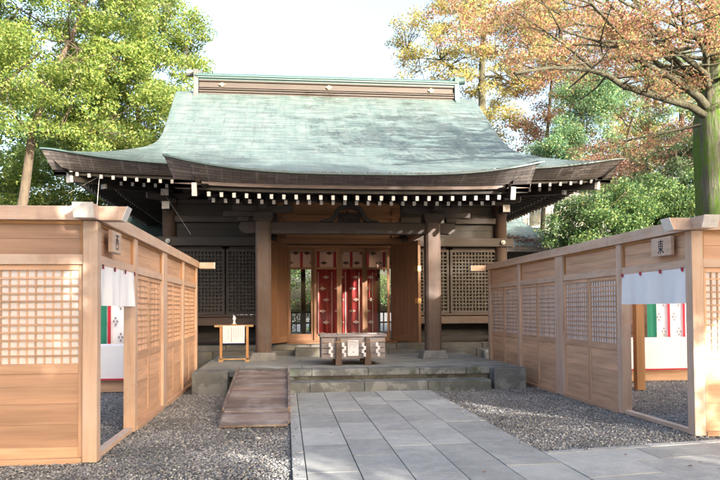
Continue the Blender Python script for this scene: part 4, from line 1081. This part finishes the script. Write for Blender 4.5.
def tree(label, base, trunk, r0, crown, nc, per, leaf, mat, bk, seed, group=None, cr=(.34, .80), name='tree', limbs_n=14, cat='tree', extra=None, hollow=.35, flat=.55):
    """trunk: local polyline; crown: (cx,cy,cz, rx,ry,rz) or a list of such"""
    rng = np.random.default_rng(seed); t = thing(name, label, cat, base, 0, group)
    mb = MB(); n = len(trunk); rr = [r0 * (1 - .72 * i / (n - 1)) for i in range(n)]; rr[0] *= 1.25
    mb.tube(trunk, rr, 12)
    cs = crown if isinstance(crown, list) else [crown]; C = []
    vol = sum(c[3] * c[4] * c[5] for c in cs)
    for c in cs:
        k = int((nc * 2.1 if cr[1] < .85 and cat == 'tree' and nc > 25 else nc) * c[3] * c[4] * c[5] / vol)
        d = rng.normal(size=(k, 3)); d /= np.linalg.norm(d, axis=1)[:, None]; q = rng.uniform(hollow, 1, k) ** .6
        P = np.array(c[:3]) + d * q[:, None] * np.array(c[3:6]) * rng.uniform(.85, 1.1, (k, 1)); C.append(np.concatenate([P, rng.uniform(cr[0], cr[1], (k, 1))], 1))
    C = np.concatenate(C)
    tp = np.array(trunk); nodes = []
    pick = rng.choice(len(C), min(limbs_n, len(C)), replace=False)
    for i in pick:
        e = C[i, :3]; cand = tp[len(tp) // 3:]; j = np.argmin(np.linalg.norm(cand - e, axis=1) + rng.uniform(0, 1.5, len(cand))) + len(tp) // 3
        s = tp[j]; rs = rr[j] * .45; pl = wob(s, e, 5, .18, rng); mb.tube(pl, [rs * (1 - .8 * k / 5) for k in range(6)], 6, cap=False); nodes += pl[2:]
        for q in range(3):
            e2 = C[rng.integers(len(C)), :3]; m_ = np.array(pl[3]); dv = e2 - m_; L_ = np.linalg.norm(dv); e2 = m_ + dv / max(L_, .01) * min(L_, 2.2)
            mb.tube(wob(m_, e2, 3, .1, rng), [rs * .35, rs * .28, rs * .18, rs * .08], 5, cap=False)
    nodes = np.array(nodes)
    for c in C:
        dd = np.linalg.norm(nodes - c[:3], axis=1); j = int(np.argmin(dd))
        if .3 < dd[j] < 2.4: mb.tube(wob(nodes[j], c[:3], 3, .07, rng), [r0 * .085, r0 * .06, r0 * .04, r0 * .02], 4, cap=False)
    mb.build('trunk', bk, t)
    k = 1 if leaf > .15 else .62
    leaves_mesh('crown', C, per / (k * k) * (.42 if cr == (.34, .80) else .85), leaf * k, mat, t, seed, flat=flat)
    return t
G1 = 'trees behind the left wall'; G2 = 'trees behind the hall and the right wall'
# left grove
tree('tall bright lime green tree leaning right at the far left', (-11.0, 27.5, 0), [(0, 0, 0), (.3, 0, 3), (.9, 0, 6), (1.2, 0, 8.5), (1.7, 0, 10.3), (2.6, 0, 12.2), (3.2, .5, 14.5)], .24,
     [(2.2, 0, 13.2, 4.6, 3.2, 3.6), (4.2, -.4, 9.6, 3.6, 2.6, 2.2), (-1.5, 0, 12, 3, 3, 3.5)], 190, 210, .10, LM['lime'], BK, 11, G1)
tree('broad lime green tree whose crown reaches over the left end of the ridge', (-6.2, 30.5, 0), [(0, 0, 0), (.1, 0, 4), (-.2, 0, 7), (-.2, 0, 9.5), (-.3, 0, 12), (0, 0, 14.5)], .22,
     [(-.5, 0, 13.0, 3.4, 2.6, 3.6), (-.4, 0, 9.6, 3.3, 2.6, 2.4), (-1.5, -.5, 8.4, 2.6, 2, 1.6)], 170, 220, .10, LM['lime'], BK, 12, G1)
tree('pale trunked tree with thin yellow green foliage at the left edge', (-12.6, 24, 0), [(0, 0, 0), (.7, 0, 3.0), (1.5, .2, 5.4), (1.9, .3, 7.5), (2.7, .4, 9.2), (4, .5, 10.5)], .15,
     [(1.4, 0, 9.8, 3.2, 2.4, 2.8), (-.8, 0, 7.4, 2, 2, 2)], 70, 170, .09, LM['lime'], BK, 13, G1)
tree('mid green tree low behind the left wing roof', (-9.4, 34, 0), [(0, 0, 0), (0, 0, 4), (.3, 0, 7), (.2, 0, 9)], .25, [(0, 0, 7.6, 4.2, 2.5, 2.8)], 90, 200, .11, LM['lime'], BK, 14, G1)
tree('darker green tree at the lower far left behind the wall', (-15.5, 33, 0), [(0, 0, 0), (0, 0, 4), (.3, 0, 7), (.4, 0, 9)], .3, [(0, 0, 6.4, 4.0, 3, 4.0)], 60, 190, .11, LM['lime'], BK, 15, G1)
tree('distant green tree filling the gap behind the far left trunks', (-19, 44, 0), [(0, 0, 0), (0, 0, 6), (0, 0, 12), (0, 0, 17)], .4, [(0, 0, 13, 6.5, 4, 6.5)], 150, 150, .16, LM['green'], BK, 16, G1, cr=(.9, 1.8))
tree('leafy shrub just above the left wall top', (-6.4, 20.5, 0), [(0, 0, 0), (0, 0, 1.5), (.1, 0, 2.8)], .08, [(0, 0, 3.0, 1.6, 1.0, 1.3)], 40, 150, .07, LM['green'], BK, 17, None, cr=(.3, .6), cat='shrub', name='shrub')
# right side: background
tree('slim grey green trunked tree with amber leaves behind the right slope of the roof', (11.2, 38, 0), [(0, 0, 0), (0, 0, 6), (.1, 0, 11), (.1, 0, 15), (.3, 0, 19)], .42,
     [(.5, 0, 17.0, 6.0, 3, 4.2), (-.5, 0, 12.0, 3.4, 2, 1.8)], 150, 130, .11, LM['amber'], BKG, 21, G2)
tree('thin dark trunked tree with amber leaves right of the grey green trunk', (15.2, 38, 0), [(0, 0, 0), (-.4, 0, 6), (-.1, 0, 11), (.3, 0, 15), (.8, 0, 19)], .16,
     [(1.2, 0, 16.6, 4.4, 3, 4.4), (0, 0, 11.4, 3.6, 2, 1.8)], 105, 120, .11, LM['maple'], BK, 22, G2)
tree('tree with blue green foliage between the amber trees', (17.0, 34, 0), [(0, 0, 0), (0, 0, 5), (.6, 0, 9), (1.6, 0, 13)], .16, [(.3, 0, 10.6, 2.6, 2, 1.8), (3.2, 0, 13, 3.0, 2, 2.4)], 42, 130, .10, LM['teal'], BK, 23, G2)
tree('round yellow green tree low beside the right roof slope', (9.6, 36, 0), [(0, 0, 0), (0, 0, 6), (0, 0, 10)], .14, [(0, 0, 10.6, 1.4, 1.2, 1.3)], 22, 160, .09, LM['amber'], BK, 24, G2)
tree('rust coloured tree above the right eave corner', (17.2, 30, 0), [(0, 0, 0), (.2, 0, 4), (-.2, 0, 7), (-.5, 0, 9)], .16, [(-1.0, 0, 8.0, 3.6, 1.8, 1.0), (2.6, 0, 9.4, 2.6, 2, 1.4)], 60, 150, .085, LM['rust'], BK, 25, G2)
tree('dense green tree close behind the right wall', (12.6, 23.5, 0), [(0, 0, 0), (.1, 0, 2), (0, 0, 4), (.1, 0, 5.6)], .15, [(-.9, 0, 4.4, 2.5, 1.6, 1.6), (1.9, 0, 4.9, 2.6, 1.6, 1.9)], 130, 190, .075, LM['green'], BK, 26, G2, cr=(.35, .75))
tree('dark evergreen tree between the mossy trunk and the roof corner', (17.8, 27.5, 0), [(0, 0, 0), (0, 0, 4), (.1, 0, 8), (.1, 0, 11)], .24, [(-.6, 0, 6.2, 3.0, 2, 3.2), (2, 0, 9.6, 2.4, 2, 2.6)], 80, 190, .09, LM['deep'], BK, 27, G2)
tree('distant green tree behind the dark evergreen', (26, 42, 0), [(0, 0, 0), (0, 0, 6), (0, 0, 12), (0, 0, 17)], .4, [(0, 0, 10, 6, 4, 7.5)], 110, 150, .16, LM['amber'], BK, 28, G2, cr=(.9, 1.8))
tree('low green tree straight behind the hall', (1.5, 39, 0), [(0, 0, 0), (0, 0, 2), (0, 0, 4)], .2, [(0, 0, 3.4, 5.5, 2, 3.2)], 120, 150, .10, LM['green'], BK, 29, G2)
tree('slender tree with teal green leaves right of the round yellow tree', (12.9, 33, 0), [(0, 0, 0), (.3, 0, 5), (.9, 0, 8), (2.2, 0, 12), (3.0, 0, 15)], .09, [(.9, 0, 9.9, 1.5, 1.2, 1.4), (2.6, 0, 12.4, 1.8, 1.2, 1.3), (2.0, 0, 8.3, 2.2, 1.2, .7)], 60, 130, .09, LM['teal'], BK, 30, G2, cr=(.4, .8))
tree('tall thin rust and yellow tree behind the mossy limbs', (19.5, 35, 0), [(0, 0, 0), (-.3, 0, 6), (.3, 0, 11), (0, 0, 16)], .2, [(-1, 0, 14.5, 4.5, 2, 3.5), (1, 0, 10.5, 3.5, 2, 1.6)], 60, 130, .10, LM['maple'], BK, 33, G2)
# foreground mossy maple
LIMBS = dict(
 A=[(10.6, 16.0, 6.4), (10.13, 16.0, 6.67), (9.21, 15.7, 6.76), (8.48, 15.4, 6.81), (7.87, 15.1, 6.84), (7.36, 14.8, 6.96), (6.81, 14.5, 6.95), (6.23, 14.2, 6.87), (5.55, 13.9, 6.74), (4.75, 13.6, 6.5)],
 B=[(10.8, 16.1, 6.5), (10.3, 15.9, 6.88), (9.95, 15.7, 6.95), (9.25, 15.4, 7.18), (8.38, 15.1, 7.4), (7.54, 14.8, 7.62)],
 C=[(9.35, 15.5, 7.15), (8.8, 15.7, 7.94), (8.13, 15.4, 8.11), (7.65, 15.1, 8.21), (7.02, 14.8, 8.58), (6.61, 14.5, 8.88)],
 D=[(10.65, 16.0, 6.84), (10.41, 15.7, 7.37), (9.9, 15.4, 7.49), (9.34, 15.1, 7.63), (8.54, 14.8, 7.82), (7.06, 14.5, 7.6), (6.0, 14.2, 7.71)],
 E=[(10.73, 16.0, 6.9), (10.38, 15.7, 7.36), (10.22, 15.4, 7.7), (9.85, 15.1, 7.94), (9.26, 14.8, 8.15), (9.04, 14.5, 8.64), (8.82, 14.2, 9.18)],
 F=[(7.03, 14.6, 6.95), (6.62, 14.9, 7.5), (6.01, 15.0, 8.0), (5.42, 15.1, 8.41)],
 G=[(10.4, 16.0, 6.2), (9.6, 16.2, 6.05), (8.9, 16.6, 5.95), (8.3, 17.2, 5.8)])
RAD = dict(A=.10, B=.12, C=.055, D=.08, E=.085, F=.035, G=.045)
def maple():
    t = thing('maple_tree', 'big old maple with a mossy trunk and reddish leaves at the right edge', 'tree', (10.95, 16.2, 0))
    O = np.array([10.95, 16.2, 0]); rng = np.random.default_rng(31); mb = MB()
    # lobed trunk
    zs = [0, .6, 1.5, 3, 4.5, 5.6, 6.4, 7.0, 8.5, 10.5, 12]; rs = [.75, .62, .55, .50, .49, .52, .50, .36, .30, .22, .15]
    n = 28; b = len(mb.v)
    for k, (z, r) in enumerate(zip(zs, rs)):
        for i in range(n):
            a = 2 * PI * i / n; q = r * (1 + .10 * math.sin(3 * a + 1 + z * .1) + .06 * math.sin(7 * a + z * .3)); mb.v.append((math.cos(a) * q + (.05 if z > 7 else 0) + (z > 7) * (z - 7) * .03, math.sin(a) * q, z))
    for k in range(len(zs) - 1):
        for i in range(n):
            j = (i + 1) % n; mb.f.append((b + k * n + i, b + k * n + j, b + (k + 1) * n + j, b + (k + 1) * n + i)); mb.uv.append([(0, 0)] * 4); mb.mi.append(0); mb.sm.append(True)
    mb.build('trunk', BKM, t); mb = MB()
    C = []
    for k, pl in LIMBS.items():
        P = [np.array(p) - O for p in pl]; r = RAD[k]; m = len(P)
        mb.tube([tuple(p) for p in P], [r * (1 - .7 * i / (m - 1)) for i in range(m)], 10)
        for i in range(1 if k == 'G' else 2, m):
            for q in range(3):
                dv = rng.normal(size=3) * np.array([.8, .8, .35]); dv[2] += (.25 if k != 'G' else -.1) ; e = P[i] + dv * rng.uniform(.5, 1.1)
                mb.tube(wob(P[i], e, 3, .06, rng), [r * .28, r * .2, r * .13, r * .05], 5, cap=False)
                if k == 'A' and i < 8: continue
                C.append([*e, rng.uniform(.28, .5)])
    # upper canopy out over the forecourt, kept above the limbs
    for q in range(230):
        x = rng.uniform(3.6, 14.0); y = rng.uniform(13.2, 18.5); z = (7.15 + .5 * max(0, 7 - x) / 3 + rng.uniform(0, 1.9)) * (1 + (y - 15) * .035)
        C.append([x - O[0], y - O[1], z, rng.uniform(.16, .44)])
    for q in range(24):
        e = np.array([rng.uniform(4, 13), rng.uniform(12.5, 18), rng.uniform(8.2, 10.8)]) - O; s = np.array([.1, 0, rng.uniform(6.8, 9.5)])
        mb.tube(wob(s, e, 6, .22, rng), [.06, .05, .04, .03, .022, .014, .007], 6, cap=False)
    mb.build('limbs', BKG, t)
    leaves_mesh('crown', C, 125, .029, LM['maple'], t, 32, flat=.45, aspect=.7)
maple()
# trees behind the viewer: they throw the dappled shade over the forecourt and show in the door glass
G3 = 'evergreens beside and behind the viewer'
for i, (lab, x, y, h, cx, cz) in enumerate((
        ('broad evergreen just behind the viewer, slightly right', 3.2, -3.2, 10.4, 3.4, 4.2), ('tall evergreen behind the viewer on the right', 9.0, -3.4, 12.6, 3.9, 5.2),
        ('lower evergreen farther right behind the viewer', 16.6, -3.0, 8.6, 3.9, 3.6), ('evergreen to the right of the right booth', 14.0, 3.6, 7.6, 3.2, 3.0),
        ('evergreen straight behind the viewer', -3.5, -5.5, 10.0, 3.8, 4.2), ('unseen tall evergreen far behind the viewer, added to dapple the porch roof', 15.5, -14, 17.2, 4.6, 5.4), ('unseen far evergreen behind the viewer, raised to shade the right facade', 24, -12, 15.4, 3.8, 4.6))):
    tree(lab, (x, y, 0), [(0, 0, 0), (.1, 0, h * .4), (0, .1, h * .7), (.1, 0, h * .94)], .35, [(0, 0, h - cz, cx, cx, cz)], 150, 100, .16, LM['deep'], BK, 41 + i, G3, cr=(.6, 1.2))

# ------------------------------------------------------------------ fallen leaves
def litter(name, label, pts, size, mat):
    rng = np.random.default_rng(9); P = np.array(pts); m = len(P); a = rng.uniform(0, 2 * PI, m)
    t = np.stack([np.cos(a), np.sin(a), rng.uniform(-.2, .2, m)], 1); b = np.stack([-np.sin(a), np.cos(a), rng.uniform(-.2, .3, m)], 1); s = (size * rng.uniform(.6, 1.3, m))[:, None]
    V = np.stack([P - t * s, P + b * s * .7, P + t * s, P - b * s * .7], 1).reshape(-1, 3)
    me = bpy.data.meshes.new(name); me.from_pydata(V.tolist(), [], [tuple(range(4 * i, 4 * i + 4)) for i in range(m)]); me.materials.append(mat)
    o = bpy.data.objects.new(name, me); COL.objects.link(o); tag(o, label, 'fallen leaves', kind='stuff')
rng = random.Random(12); pts = []
for i in range(420):
    x = rng.uniform(-1.8, 5.0); y = 13.86 + abs(rng.gauss(0, .35)); pts.append((x, y, HG(x, min(y, 16.7)) + .02))
litter('fallen_leaves', 'red fallen leaves scattered along the edge of the porch roof', pts, .028, LM['rust'])
pts = []
for i in range(700):
    k = rng.random(); x = 8.0 + 2.4 * k + rng.gauss(0, .22); y = 25.9 - .5 * k + rng.gauss(0, .18); d = min(2.15 - abs(x - 9.35), 3 - abs(y - 28.2))
    if d > 0.03: pts.append((x, y, 4.0 + .55 * d + .05 * d * d + .04))
litter('fallen_leaves', 'drift of red fallen leaves across the right wing roof', pts, .05, LM['rust'])
pts = []
for i in range(70):
    x = rng.uniform(-1.9, 5.0); y = rng.uniform(6.3, 12.8)
    pts.append((x, y, .032))
litter('fallen_leaves', 'a few dry brown leaves on the path and gravel', pts, .022, LM['rust'])
